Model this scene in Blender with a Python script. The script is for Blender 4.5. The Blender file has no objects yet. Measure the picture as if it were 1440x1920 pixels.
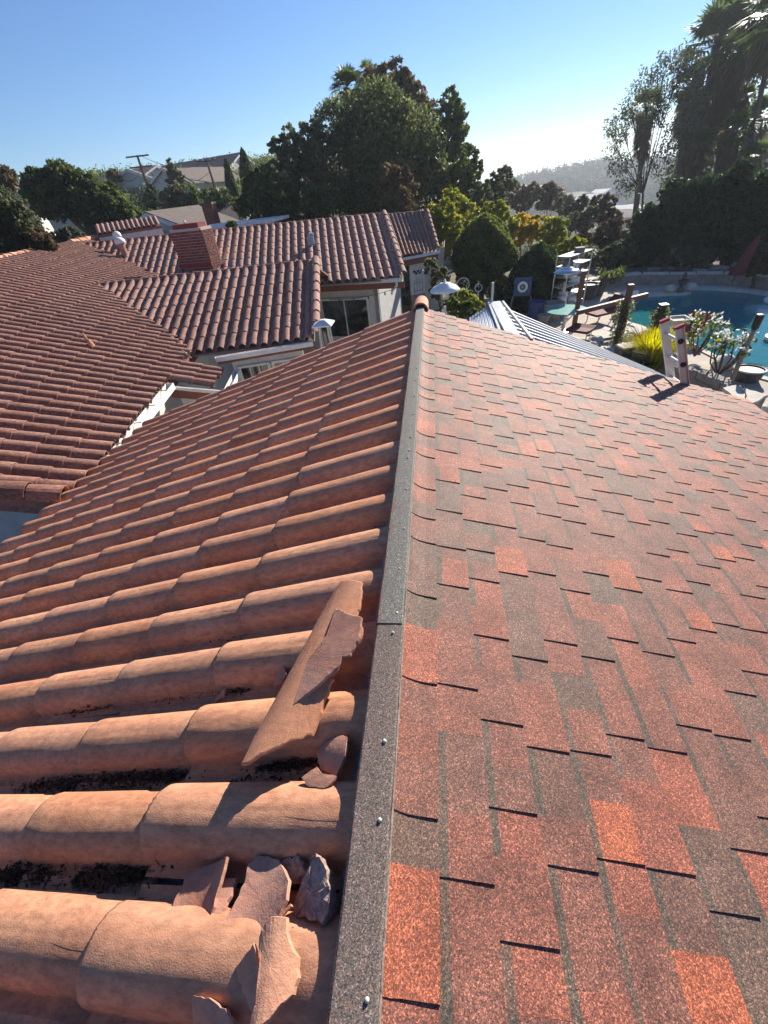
import bpy, math, random
import numpy as np
from mathutils import Matrix, Vector
random.seed(7); rng = np.random.default_rng(7)
R_ = math.radians
scene = bpy.context.scene
COL = scene.collection

# ------------------------------------------------------------------ camera
FPX, YAW, PITCH, ROLL = 767.36, -.171405, .675742, .126901
CAM = np.array([0.1834, 0.0, 1.3])
def _rot(yaw, pitch, roll):
    cy, sy, cp, sp = math.cos(yaw), math.sin(yaw), math.cos(pitch), math.sin(pitch)
    f = np.array([sy*cp, cy*cp, -sp]); r = np.array([cy, -sy, 0.]); d = np.cross(f, r)
    cr, sr = math.cos(roll), math.sin(roll)
    return np.array([cr*r+sr*d, -sr*r+cr*d, f])
RM = _rot(YAW, PITCH, ROLL)
cam_data = bpy.data.cameras.new("camera"); cam = bpy.data.objects.new("camera", cam_data); COL.objects.link(cam)
cam_data.sensor_fit = 'VERTICAL'; cam_data.sensor_height = 24; cam_data.lens = 24*FPX/1920
cam_data.clip_start = .05; cam_data.clip_end = 6000
mw = Matrix(((RM[0][0], -RM[1][0], -RM[2][0], CAM[0]), (RM[0][1], -RM[1][1], -RM[2][1], CAM[1]),
             (RM[0][2], -RM[1][2], -RM[2][2], CAM[2]), (0, 0, 0, 1)))
cam.matrix_world = mw
scene.camera = cam

# ------------------------------------------------------------------ light
SUN_AZ, SUN_EL = 28.0, 25.0
world = bpy.data.worlds.new("World"); scene.world = world; world.use_nodes = True
wn = world.node_tree.nodes; wl = world.node_tree.links
sky = wn.new('ShaderNodeTexSky'); sky.sky_type = 'NISHITA'; sky.sun_disc = False
sky.sun_elevation = R_(SUN_EL); sky.sun_rotation = R_(SUN_AZ)
sky.air_density = 1.0; sky.dust_density = 0.0; sky.ozone_density = 1.6; sky.altitude = 100
bg = wn['Background']; bg.inputs['Strength'].default_value = 0.048
tint = wn.new('ShaderNodeMix'); tint.data_type = 'RGBA'; tint.blend_type = 'MULTIPLY'; tint.inputs[0].default_value = 1; tint.inputs[7].default_value = (.70, .97, 1.38, 1)   # camera white balance
wl.new(sky.outputs[0], tint.inputs[6]); wl.new(tint.outputs[2], bg.inputs['Color'])
sd = bpy.data.lights.new("sun", 'SUN'); sd.energy = 4.9; sd.angle = R_(.5); sd.color = (1, .92, .80)
sun = bpy.data.objects.new("sun", sd); COL.objects.link(sun)
sv = Vector((math.sin(R_(SUN_AZ))*math.cos(R_(SUN_EL)), math.cos(R_(SUN_AZ))*math.cos(R_(SUN_EL)), math.sin(R_(SUN_EL))))
sun.rotation_euler = sv.to_track_quat('Z', 'Y').to_euler(); sun.location = (20, 30, 60)
scene.view_settings.view_transform = 'Standard'; scene.view_settings.look = 'None'
scene.view_settings.exposure = 1.0; scene.view_settings.gamma = 1
scene.cycles.max_bounces = 6; scene.cycles.transparent_max_bounces = 12

# ------------------------------------------------------------------ survey helpers (photo point -> place at a known height / distance)
def ray(x, y): return RM.T @ np.array([(x-720)/FPX, (y-960)/FPX, 1.])
def at_z(x, y, z):
    r = ray(x, y); return CAM + (z-CAM[2])/r[2]*r
def at_d(x, y, D):
    r = ray(x, y); return CAM + D/math.hypot(r[0], r[1])*r
def at_y(x, y, Y):
    r = ray(x, y); return CAM + Y/r[1]*r
def at_plane(x, y, P0, n):
    r = ray(x, y); P0 = np.array(P0, float); n = np.array(n, float)
    return CAM + np.dot(P0-CAM, n)/np.dot(r, n)*r
def mpp(P): return float(RM[2] @ (np.array(P)-CAM))/FPX     # metres per photo pixel there
def unit(v): v = np.array(v, float); return v/np.linalg.norm(v)

# ------------------------------------------------------------------ object helpers
WL = {}
def tag(o, label=None, cat=None, group=None, kind=None):
    if label: o['label'] = label
    if cat: o['category'] = cat
    if group: o['group'] = group
    if kind: o['kind'] = kind
    return o
def thing(name, loc, label, cat, group=None):
    o = bpy.data.objects.new(name, None); COL.objects.link(o); o.empty_display_size = .1
    o.location = tuple(float(v) for v in loc); WL[o] = np.array(loc, float)
    return tag(o, label, cat, group)
class MB:
    def __init__(s): s.v = []; s.f = []; s.c = []; s.n = 0
    def add(s, v, f, c=None):
        v = np.asarray(v, float).reshape(-1, 3); b = s.n
        s.v.append(v); s.n += len(v)
        for q in f: s.f.append(tuple(int(i)+b for i in q))
        s.c += [c if c is not None else 0.5]*len(f)
        return s
    def box(s, c, sz, R=None, col=None):
        hx, hy, hz = np.array(sz)/2.
        v = np.array([[x, y, z] for x in (-hx, hx) for y in (-hy, hy) for z in (-hz, hz)])
        if R is not None: v = v @ np.array(R).T
        return s.add(v+np.array(c, float), [(0,1,3,2),(4,6,7,5),(0,4,5,1),(2,3,7,6),(0,2,6,4),(1,5,7,3)], col)
    def prism(s, poly, d, col=None):      # poly list of 3d points, extruded by vector d
        p = np.array(poly, float); n = len(p); v = np.vstack([p, p+np.array(d, float)])
        return s.add(v, [tuple(range(n))[::-1], tuple(range(n, 2*n))]+[(i, (i+1) % n, n+(i+1) % n, n+i) for i in range(n)], col)
    def bar(s, a, b, w, h=None, up=(0, 0, 1), col=None):
        a = np.array(a, float); b = np.array(b, float); h = h or w
        t = unit(b-a); x = np.cross(t, up)
        if np.linalg.norm(x) < 1e-4: x = np.cross(t, (1, 0, 0))
        x = unit(x)*w/2; y = unit(np.cross(x, t))*h/2
        v = [a-x-y, a+x-y, a+x+y, a-x+y, b-x-y, b+x-y, b+x+y, b-x+y]
        return s.add(v, [(3,2,1,0),(4,5,6,7),(0,1,5,4),(1,2,6,5),(2,3,7,6),(3,0,4,7)], col)
    def tube(s, pts, rads, seg=8, col=None, cap=True):
        pts = [np.array(p, float) for p in pts]; n = len(pts)
        if np.isscalar(rads): rads = [rads]*n
        vs = []; ref = None
        for i, p in enumerate(pts):
            t = unit(pts[min(i+1, n-1)]-pts[max(i-1, 0)])
            if ref is None: ref = np.array([1., 0, 0]) if abs(t[0]) < .8 else np.array([0, 1., 0])
            x = unit(np.cross(t, ref)); y = np.cross(t, x); ref = np.cross(x, t)*-1 if False else ref
            for k in range(seg):
                a = 2*math.pi*k/seg; vs.append(p+rads[i]*(math.cos(a)*x+math.sin(a)*y))
        f = []
        for i in range(n-1):
            for k in range(seg):
                k2 = (k+1) % seg; f.append((i*seg+k, i*seg+k2, (i+1)*seg+k2, (i+1)*seg+k))
        if cap: f.append(tuple(range(seg))[::-1]); f.append(tuple((n-1)*seg+k for k in range(seg)))
        return s.add(vs, f, col)
    def lathe(s, c, prof, seg=16, col=None, axis=None):
        c = np.array(c, float); vs = []
        A = np.eye(3) if axis is None else axis
        for r, z in prof:
            for k in range(seg):
                a = 2*math.pi*k/seg; vs.append(c + A @ np.array([r*math.cos(a), r*math.sin(a), z]))
        f = []
        for i in range(len(prof)-1):
            for k in range(seg):
                k2 = (k+1) % seg; f.append((i*seg+k, i*seg+k2, (i+1)*seg+k2, (i+1)*seg+k))
        f.append(tuple(range(seg))[::-1]); f.append(tuple((len(prof)-1)*seg+k for k in range(seg)))
        return s.add(vs, f, col)
    def mesh(s, name, mat, origin=(0, 0, 0), smooth=False):
        me = bpy.data.meshes.new(name)
        v = np.vstack(s.v)-np.array(origin, float)
        me.from_pydata(v.tolist(), [], s.f)
        at = me.attributes.new('tint', 'FLOAT', 'FACE'); at.data.foreach_set('value', np.array(s.c, np.float32))
        if mat: me.materials.append(mat)
        if smooth: me.polygons.foreach_set('use_smooth', [True]*len(me.polygons))
        me.update(); return me
    def build(s, name, mat, parent=None, origin=None, smooth=False, label=None, cat=None, group=None, kind=None):
        if origin is None: origin = WL[parent] if parent is not None else np.vstack(s.v).mean(0)
        me = s.mesh(name, mat, origin, smooth)
        return link(name, me, origin, parent, label, cat, group, kind)
def link(name, me, origin, parent=None, label=None, cat=None, group=None, kind=None):
    o = bpy.data.objects.new(name, me); COL.objects.link(o)
    origin = np.array(origin, float)
    WL[o] = origin
    if parent is not None:
        o.parent = parent; o.location = tuple(origin-WL[parent])
    else: o.location = tuple(origin)
    return tag(o, label, cat, group, kind)
def big_mesh(name, V, F, mat, tint=None, smooth=False, origin=(0, 0, 0)):
    """V (n,3) float, F (m,k) int, fast."""
    me = bpy.data.meshes.new(name); V = np.asarray(V, np.float32)-np.array(origin, np.float32); F = np.asarray(F, np.int32)
    me.vertices.add(len(V)); me.vertices.foreach_set('co', V.ravel())
    m, k = F.shape
    me.loops.add(m*k); me.loops.foreach_set('vertex_index', F.ravel())
    me.polygons.add(m); me.polygons.foreach_set('loop_start', np.arange(0, m*k, k, dtype=np.int32))
    try: me.polygons.foreach_set('loop_total', np.full(m, k, np.int32))
    except Exception: pass
    me.update(calc_edges=True)
    at = me.attributes.new('tint', 'FLOAT', 'FACE')
    at.data.foreach_set('value', (np.full(m, .5) if tint is None else np.asarray(tint)).astype(np.float32))
    if smooth: me.polygons.foreach_set('use_smooth', np.ones(m, bool))
    me.materials.append(mat)
    return me

# ------------------------------------------------------------------ materials
def nt(name):
    m = bpy.data.materials.new(name); m.use_nodes = True
    return m, m.node_tree.nodes, m.node_tree.links, m.node_tree.nodes['Principled BSDF']
def ramp(N, stops, interp='LINEAR'):
    r = N.new('ShaderNodeValToRGB'); r.color_ramp.interpolation = interp
    el = r.color_ramp.elements
    while len(el) < len(stops): el.new(.5)
    for e, (p, c) in zip(el, stops): e.position = p; e.color = (*c, 1)
    return r
def noise(N, L, scale, detail=4, rough=.6, vec=None, kind='noise'):
    t = N.new('ShaderNodeTexNoise'); t.inputs['Scale'].default_value = scale
    t.inputs['Detail'].default_value = detail; t.inputs['Roughness'].default_value = rough
    if vec is not None: L.new(vec, t.inputs['Vector'])
    return t
def mixc(N, L, a, b, fac, blend='MIX'):
    m = N.new('ShaderNodeMix'); m.data_type = 'RGBA'; m.blend_type = blend
    if isinstance(fac, (int, float)): m.inputs[0].default_value = fac
    else: L.new(fac, m.inputs[0])
    for i, v in ((6, a), (7, b)):
        if isinstance(v, tuple): m.inputs[i].default_value = (*v, 1)
        else: L.new(v, m.inputs[i])
    return m.outputs[2]
def coords(N, L, rnd=True):
    g = N.new('ShaderNodeNewGeometry') if not rnd else None
    if not rnd: return g.outputs['Position']
    tc = N.new('ShaderNodeTexCoord'); oi = N.new('ShaderNodeObjectInfo')
    mul = N.new('ShaderNodeMath'); mul.operation = 'MULTIPLY'; mul.inputs[1].default_value = 97.; L.new(oi.outputs['Random'], mul.inputs[0])
    cb = N.new('ShaderNodeCombineXYZ')
    for i in range(3): L.new(mul.outputs[0], cb.inputs[i])
    ad = N.new('ShaderNodeVectorMath'); ad.operation = 'ADD'; L.new(tc.outputs['Object'], ad.inputs[0]); L.new(cb.outputs[0], ad.inputs[1])
    return ad.outputs[0]
def bump(N, L, P, h, strength, dist=.01):
    b = N.new('ShaderNodeBump'); b.inputs['Strength'].default_value = strength; b.inputs['Distance'].default_value = dist
    L.new(h, b.inputs['Height']); L.new(b.outputs[0], P.inputs['Normal'])
def mat_basic(name, c1, c2=None, scale=8, rough=.7, metal=0., bstr=.2, bscale=60, bdist=.004, spec=.4, detail=5, rnd=False):
    m, N, L, P = nt(name); v = coords(N, L, rnd)
    n1 = noise(N, L, scale, detail, .65, v)
    c2 = c2 or tuple(x*.7 for x in c1)
    r = ramp(N, [(.3, c2), (.7, c1)]); L.new(n1.outputs[0], r.inputs[0]); L.new(r.outputs[0], P.inputs['Base Color'])
    P.inputs['Roughness'].default_value = rough; P.inputs['Metallic'].default_value = metal
    P.inputs['Specular IOR Level'].default_value = spec
    if bstr: bump(N, L, P, noise(N, L, bscale, 3, .6, v).outputs[0], bstr, bdist)
    return m
def mat_clay(name, light, mid, dark, mottle=.5, s1=5, s2=45, bstr=.35, stretch=True):
    m, N, L, P = nt(name); v = coords(N, L, True)
    mp = N.new('ShaderNodeMapping'); L.new(v, mp.inputs[0]); mp.inputs['Scale'].default_value = (.55, 1, 1) if stretch else (1, 1, 1)
    a = noise(N, L, s1, 4, .6, mp.outputs[0]); b = noise(N, L, s2, 5, .75, mp.outputs[0]); c = noise(N, L, s2*6, 2, .7, v)
    r1 = ramp(N, [(.35, mid), (.62, light)]); L.new(a.outputs[0], r1.inputs[0])
    r2 = ramp(N, [(.40, (0, 0, 0)), (.66, (1, 1, 1))]); L.new(b.outputs[0], r2.inputs[0])
    mm = N.new('ShaderNodeMath'); mm.operation = 'MULTIPLY'; mm.inputs[1].default_value = mottle; L.new(r2.outputs[0], mm.inputs[0])
    col = mixc(N, L, r1.outputs[0], dark, mm.outputs[0])
    oi = N.new('ShaderNodeObjectInfo'); hv = N.new('ShaderNodeHueSaturation')
    rr = N.new('ShaderNodeMapRange'); rr.inputs['To Min'].default_value = .84; rr.inputs['To Max'].default_value = 1.12
    L.new(oi.outputs['Random'], rr.inputs['Value']); L.new(rr.outputs[0], hv.inputs['Value'])
    at = N.new('ShaderNodeAttribute'); at.attribute_name = 'tint'
    r3 = N.new('ShaderNodeMapRange'); r3.inputs['To Min'].default_value = .94; r3.inputs['To Max'].default_value = 1.05
    L.new(at.outputs['Fac'], r3.inputs['Value']); L.new(r3.outputs[0], hv.inputs['Saturation'])
    L.new(col, hv.inputs['Color']); L.new(hv.outputs[0], P.inputs['Base Color'])
    P.inputs['Roughness'].default_value = .82; P.inputs['Specular IOR Level'].default_value = .25
    ad = N.new('ShaderNodeMath'); ad.operation = 'ADD'; L.new(b.outputs[0], ad.inputs[0]); L.new(c.outputs[0], ad.inputs[1])
    bump(N, L, P, ad.outputs[0], bstr, .004)
    return m
CLAY = mat_clay('terracotta', (.69, .345, .20), (.57, .255, .145), (.28, .135, .085), .66, 7, 42, .36)
CLAYW = mat_clay('weathered_terracotta', (.36, .185, .135), (.26, .122, .092), (.07, .042, .036), .85, 6, 34, .6)
CLAYP = mat_clay('pink_terracotta', (.50, .28, .21), (.37, .19, .145), (.13, .08, .065), .75, 9, 40, .6)
CLAYR = mat_clay('ridge_terracotta', (.64, .31, .19), (.54, .24, .14), (.28, .16, .10), .5)
CLAYB = mat_clay('broken_clay', (.58, .30, .205), (.47, .215, .145), (.24, .15, .125), .6, 9, 40, .35)
def mat_shingle():
    m, N, L, P = nt('asphalt_shingle'); g = coords(N, L, False)
    at = N.new('ShaderNodeAttribute'); at.attribute_name = 'tint'
    rc = ramp(N, [(0, (.115, .088, .068)), (.15, (.155, .102, .078)), (.28, (.20, .105, .080)), (.5, (.265, .105, .075)), (.75, (.35, .112, .070)), (1, (.50, .135, .058))])
    L.new(at.outputs['Fac'], rc.inputs[0])
    ln = noise(N, L, 7, 3, .6, g)
    v = N.new('ShaderNodeTexVoronoi'); v.inputs['Scale'].default_value = 430; L.new(g, v.inputs['Vector'])
    v2 = N.new('ShaderNodeTexVoronoi'); v2.inputs['Scale'].default_value = 240; L.new(g, v2.inputs['Vector'])
    s1 = N.new('ShaderNodeSeparateColor'); L.new(v.outputs['Color'], s1.inputs[0])
    s2 = N.new('ShaderNodeSeparateColor'); L.new(v2.outputs['Color'], s2.inputs[0])
    gr = ramp(N, [(0, (.35, .35, .37)), (.35, (.75, .73, .71)), (.75, (1.1, 1.05, 1.0)), (1, (2.3, 2.1, 1.8))]); L.new(s1.outputs[0], gr.inputs[0])
    gr2 = ramp(N, [(0, (.6, .6, .6)), (.8, (1.1, 1.1, 1.1)), (1, (1.7, 1.6, 1.5))]); L.new(s2.outputs[0], gr2.inputs[0])
    lr = ramp(N, [(.3, (.72, .72, .72)), (.7, (1.2, 1.2, 1.2))]); L.new(ln.outputs[0], lr.inputs[0])
    c = mixc(N, L, rc.outputs[0], gr.outputs[0], 1., 'MULTIPLY'); c = mixc(N, L, c, gr2.outputs[0], 1., 'MULTIPLY'); c = mixc(N, L, c, lr.outputs[0], 1., 'MULTIPLY')
    L.new(c, P.inputs['Base Color'])
    P.inputs['Roughness'].default_value = .68; P.inputs['Specular IOR Level'].default_value = .5
    ad = N.new('ShaderNodeMath'); ad.operation = 'ADD'; L.new(s1.outputs[1], ad.inputs[0]); L.new(s2.outputs[1], ad.inputs[1])
    bump(N, L, P, ad.outputs[0], .55, .003)
    return m
SHING = mat_shingle()
def mat_cap():
    m, N, L, P = nt('cap_granules'); g = coords(N, L, False)
    v = N.new('ShaderNodeTexVoronoi'); v.inputs['Scale'].default_value = 430; L.new(g, v.inputs['Vector'])
    s1 = N.new('ShaderNodeSeparateColor'); L.new(v.outputs['Color'], s1.inputs[0])
    gr = ramp(N, [(0, (.075, .078, .07)), (.2, (.13, .135, .12)), (.55, (.20, .195, .17)), (.80, (.22, .13, .10)), (.87, (.32, .31, .27)), (.97, (.50, .48, .44))], 'CONSTANT'); L.new(s1.outputs[0], gr.inputs[0])
    red = ramp(N, [(0, (.05, .03, .028)), (.4, (.22, .085, .06)), (.8, (.32, .14, .10)), (1, (.7, .55, .45))], 'CONSTANT'); L.new(s1.outputs[0], red.inputs[0])
    sp = N.new('ShaderNodeSeparateXYZ'); L.new(g, sp.inputs[0])
    n = noise(N, L, 12, 4, .7, g)
    ma = N.new('ShaderNodeMath'); ma.operation = 'MULTIPLY_ADD'; ma.inputs[1].default_value = .07; L.new(n.outputs[0], ma.inputs[0]); L.new(sp.outputs[0], ma.inputs[2])
    mr = N.new('ShaderNodeMapRange'); mr.inputs['From Min'].default_value = -.036; mr.inputs['From Max'].default_value = -.004; mr.inputs['To Min'].default_value = .9; mr.inputs['To Max'].default_value = 0.04
    L.new(ma.outputs[0], mr.inputs['Value'])
    at = N.new('ShaderNodeAttribute'); at.attribute_name = 'tint'
    mx = N.new('ShaderNodeMath'); mx.operation = 'MAXIMUM'; L.new(mr.outputs[0], mx.inputs[0]); L.new(at.outputs['Fac'], mx.inputs[1])
    c = mixc(N, L, gr.outputs[0], red.outputs[0], mx.outputs[0])
    L.new(c, P.inputs['Base Color']); P.inputs['Roughness'].default_value = .75; P.inputs['Specular IOR Level'].default_value = .3
    bump(N, L, P, s1.outputs[1], .5, .003)
    return m
CAPM = mat_cap()
WHITE = mat_basic('white_paint', (.78, .77, .74), (.60, .58, .55), 5, .55, bstr=.1)
STUCCO = mat_basic('stucco', (.66, .64, .60), (.52, .50, .47), 6, .85, bstr=.5, bscale=90)
TRIMR = mat_basic('redwood_paint', (.25, .085, .06), (.17, .06, .045), 9, .6)
MORTAR = mat_basic('mortar', (.34, .30, .28), (.20, .175, .165), 14, .9, bstr=.9, bscale=40, bdist=.012)
DARKW = mat_basic('dark_wood', (.16, .07, .045), (.09, .04, .028), 10, .6)
REDWD = mat_basic('red_brown_wood', (.20, .075, .05), (.12, .05, .035), 10, .6)
GREYW = mat_basic('grey_wood', (.28, .23, .18), (.16, .13, .10), 12, .8)
ALU = mat_basic('aluminium', (.68, .68, .67), (.52, .52, .52), 10, .38, metal=.7, bstr=.05)
STEEL = mat_basic('galvanised_steel', (.40, .43, .46), (.31, .34, .37), 3, .6, metal=.1, bstr=.05, bscale=20)
CHROME = mat_basic('polished_steel', (.8, .8, .8), (.7, .7, .7), 10, .15, metal=1, bstr=0)
WPLAST = mat_basic('white_plastic', (.8, .8, .78), (.7, .7, .68), 6, .4, bstr=0)
NAILM = mat_basic('nail_sealant', (.60, .62, .56), (.45, .47, .42), 60, .9, spec=.1)
BLACK = mat_basic('black_metal', (.02, .02, .022), (.012, .012, .013), 10, .5)
ROPE = mat_basic('red_cushion', (.42, .045, .05), (.30, .03, .035), 14, .8)
MAROON = mat_basic('maroon_canvas', (.16, .03, .035), (.10, .02, .025), 14, .8)
SOIL = mat_basic('soil', (.16, .115, .08), (.07, .05, .036), 3, .95, bstr=.8, bscale=8, bdist=.05)
GRASS = mat_basic('grass', (.11, .13, .035), (.05, .075, .02), 2, .9, bstr=.8, bscale=30, bdist=.03)
PAVE = mat_basic('paving', (.50, .43, .35), (.34, .29, .24), 1.6, .85, bstr=.4, bscale=14, bdist=.02)
STONE = mat_basic('stone', (.36, .31, .26), (.20, .17, .145), 5, .9, bstr=.8, bscale=18, bdist=.02)
LSTONE = mat_basic('light_stone', (.60, .55, .47), (.44, .40, .34), 5, .85, bstr=.5, bscale=18, bdist=.02)
PLASTER = mat_basic('pool_plaster', (.10, .62, .60), (.03, .30, .38), .8, .7, bstr=.2)
BLUEP = mat_basic('blue_plastic', (.05, .09, .22), (.04, .06, .15), 6, .4)
POT = mat_basic('dark_pot', (.10, .09, .085), (.05, .045, .045), 6, .6)
CLAYPOT = mat_basic('clay_pot', (.42, .36, .30), (.30, .24, .20), 6, .8)
TARP = mat_basic('green_glass', (.25, .52, .44), (.12, .36, .31), 4, .25)
ROOFG = mat_basic('grey_roofing', (.17, .135, .11), (.10, .08, .068), 3, .9, bstr=.5, bscale=30)
ROOFR = mat_basic('red_roofing', (.26, .13, .10), (.17, .09, .07), 3, .9)
CREAM = mat_basic('cream_wall', (.62, .60, .55), (.52, .50, .46), 1, .85)
BARK = mat_basic('bark', (.13, .095, .07), (.06, .045, .035), 8, .95, bstr=.9, bscale=25, bdist=.03)
PBARK = mat_basic('palm_bark', (.17, .13, .10), (.08, .06, .05), 10, .95, bstr=.9, bscale=30, bdist=.02)
BRICKM = mat_clay('brick_red', (.36, .12, .085), (.24, .075, .055), (.07, .035, .03), .8, 5, 12, .5, False)
MORT2 = mat_basic('brick_mortar', (.62, .54, .48), (.46, .38, .34), 20, .9)
SAND = mat_basic('mineral_felt', (.44, .43, .41), (.34, .33, .31), 20, .9, bstr=.3, bscale=120)
LITTER = mat_basic('leaf_litter', (.10, .06, .035), (.022, .014, .010), 30, .85, spec=.3)
def mat_glass_dark(name, col=(.02, .022, .022)):
    m, N, L, P = nt(name); v = coords(N, L, False); n = noise(N, L, 2.2, 4, .6, v)
    r = ramp(N, [(.45, col), (.62, tuple(c*4 for c in col)), (.8, tuple(c*1.5 for c in col))]); L.new(n.outputs[0], r.inputs[0]); L.new(r.outputs[0], P.inputs['Base Color'])
    P.inputs['Roughness'].default_value = .04; P.inputs['Specular IOR Level'].default_value = .8; return m
GLASS = mat_glass_dark('window_glass')
def mat_leaf(name, stops, trans=.45, rough=.55, spec=.22):
    m, N, L, P = nt(name); at = N.new('ShaderNodeAttribute'); at.attribute_name = 'tint'
    r = ramp(N, stops); L.new(at.outputs['Fac'], r.inputs[0]); L.new(r.outputs[0], P.inputs['Base Color'])
    P.inputs['Roughness'].default_value = rough; P.inputs['Specular IOR Level'].default_value = spec
    T = N.new('ShaderNodeBsdfTranslucent'); hs = N.new('ShaderNodeHueSaturation'); hs.inputs['Value'].default_value = 1.5; hs.inputs['Saturation'].default_value = 1.1
    L.new(r.outputs[0], hs.inputs['Color']); L.new(hs.outputs[0], T.inputs[0])
    mx = N.new('ShaderNodeMixShader'); mx.inputs[0].default_value = trans
    L.new(P.outputs[0], mx.inputs[1]); L.new(T.outputs[0], mx.inputs[2]); L.new(mx.outputs[0], N['Material Output'].inputs[0])
    return m
LF_DARK = mat_leaf('leaf_dark', [(0, (.035, .05, .02)), (.5, (.07, .095, .032)), (1, (.19, .20, .07))], .5)
LF_MID = mat_leaf('leaf_mid', [(0, (.04, .06, .02)), (.5, (.09, .12, .035)), (1, (.24, .25, .07))], .5)
LF_OLIVE = mat_leaf('leaf_olive', [(0, (.045, .055, .03)), (.5, (.10, .115, .06)), (1, (.30, .29, .16))], .5)
LF_BROWN = mat_leaf('leaf_brown', [(0, (.045, .035, .02)), (.5, (.10, .075, .04)), (1, (.20, .16, .08))])
LF_YEL = mat_leaf('leaf_yellow', [(0, (.09, .12, .025)), (.5, (.22, .24, .04)), (1, (.42, .36, .06))], .5)
LF_GOLD = mat_leaf('leaf_gold', [(0, (.16, .15, .03)), (.5, (.36, .28, .05)), (1, (.50, .30, .08))], .5)
LF_PALM = mat_leaf('leaf_palm', [(0, (.05, .075, .03)), (.5, (.09, .13, .045)), (1, (.20, .23, .08))], .45)
LF_DEAD = mat_leaf('leaf_dead', [(0, (.09, .07, .045)), (.5, (.19, .14, .085)), (1, (.34, .24, .14))], .35)
LF_CONE = mat_leaf('leaf_conifer', [(0, (.018, .032, .014)), (.5, (.035, .06, .022)), (1, (.10, .13, .04))], .35)
LF_GRASSY = mat_leaf('leaf_grassy', [(0, (.20, .22, .02)), (.5, (.45, .42, .03)), (1, (.65, .55, .06))], .5)
LF_FAR = mat_leaf('leaf_far', [(0, (.03, .045, .03)), (.5, (.055, .07, .045)), (1, (.10, .11, .07))], .2, .9, .0)
LF_WHITE = mat_leaf('petal_white', [(0, (.6, .6, .58)), (1, (.8, .8, .78))], .3)

# ------------------------------------------------------------------ terrain
def sst(a, b, x):
    t = np.clip((x-a)/(b-a), 0, 1); return t*t*(3-2*t)
def terr(x, y):
    x = np.asarray(x, float); y = np.asarray(y, float); d = np.hypot(x, y)
    w = sst(-10, 6, x-.02*y)
    rise = np.minimum(.15*np.maximum(0, d-26), 9.5)
    fall = -np.minimum(.22*np.maximum(0, d-34), 30)
    z = -3.95+(1-w)*rise+w*fall
    z = z-np.where(y < 4, 0, 0)
    return z+.35*np.sin(x*.23+1)*np.sin(y*.19)*sst(26, 45, d)
def build_ground():
    g = np.concatenate([-np.geomspace(1500, 40, 26), np.linspace(-38, 38, 90), np.geomspace(40, 1500, 26)])
    X, Y = np.meshgrid(g, g, indexing='ij'); Z = terr(X, Y)
    n = len(g); V = np.stack([X, Y, Z], -1).reshape(-1, 3)
    i = np.arange(n-1)[:, None]*n+np.arange(n-1)[None, :]; i = i.ravel()
    F = np.stack([i, i+n, i+n+1, i+1], 1)
    # leave an opening for the pool
    c = V[F].mean(1); inside = poly_in(c[:, :2], POOL_HOLE)
    F = F[~inside]
    m, N, L, P = nt('ground_soil'); v = coords(N, L, False)
    n1 = noise(N, L, .25, 6, .6, v); n2 = noise(N, L, 3, 5, .7, v)
    r = ramp(N, [(.35, (.05, .06, .028)), (.5, (.13, .10, .065)), (.7, (.22, .18, .12))]); L.new(n1.outputs[0], r.inputs[0])
    r2 = ramp(N, [(.3, (.55, .55, .55)), (.7, (1.3, 1.3, 1.3))]); L.new(n2.outputs[0], r2.inputs[0])
    L.new(mixc(N, L, r.outputs[0], r2.outputs[0], 1., 'MULTIPLY'), P.inputs['Base Color']); P.inputs['Roughness'].default_value = .95
    bump(N, L, P, n2.outputs[0], .8, .08)
    link('ground', big_mesh('ground', V, F, m, smooth=True), (0, 0, 0), kind='structure')
def poly_in(pts, poly):
    poly = np.array(poly)[:, :2]; x, y = pts[:, 0], pts[:, 1]; ins = np.zeros(len(pts), bool); j = len(poly)-1
    for i in range(len(poly)):
        xi, yi, xj, yj = *poly[i], *poly[j]
        ins ^= ((yi > y) != (yj > y)) & (x < (xj-xi)*(y-yi)/(yj-yi+1e-12)+xi); j = i
    return ins
ZD = -3.75                      # pool deck level
# ---- pool outline (measured on the photograph, at deck level)
pool_px = [(1183, 562), (1215, 553), (1290, 549), (1300, 541), (1345, 541), (1400, 545), (1445, 552), (1520, 566), (1620, 600), (1640, 680),
           (1560, 760), (1470, 725), (1440, 709), (1387, 693), (1350, 672), (1310, 650), (1270, 632), (1232, 624), (1205, 612), (1170, 597)]
POOL = [at_z(x, y, ZD) for x, y in pool_px]
cen = np.mean(POOL, 0)
POOL_HOLE = [cen+(p-cen)*1.12 for p in POOL]

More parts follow.
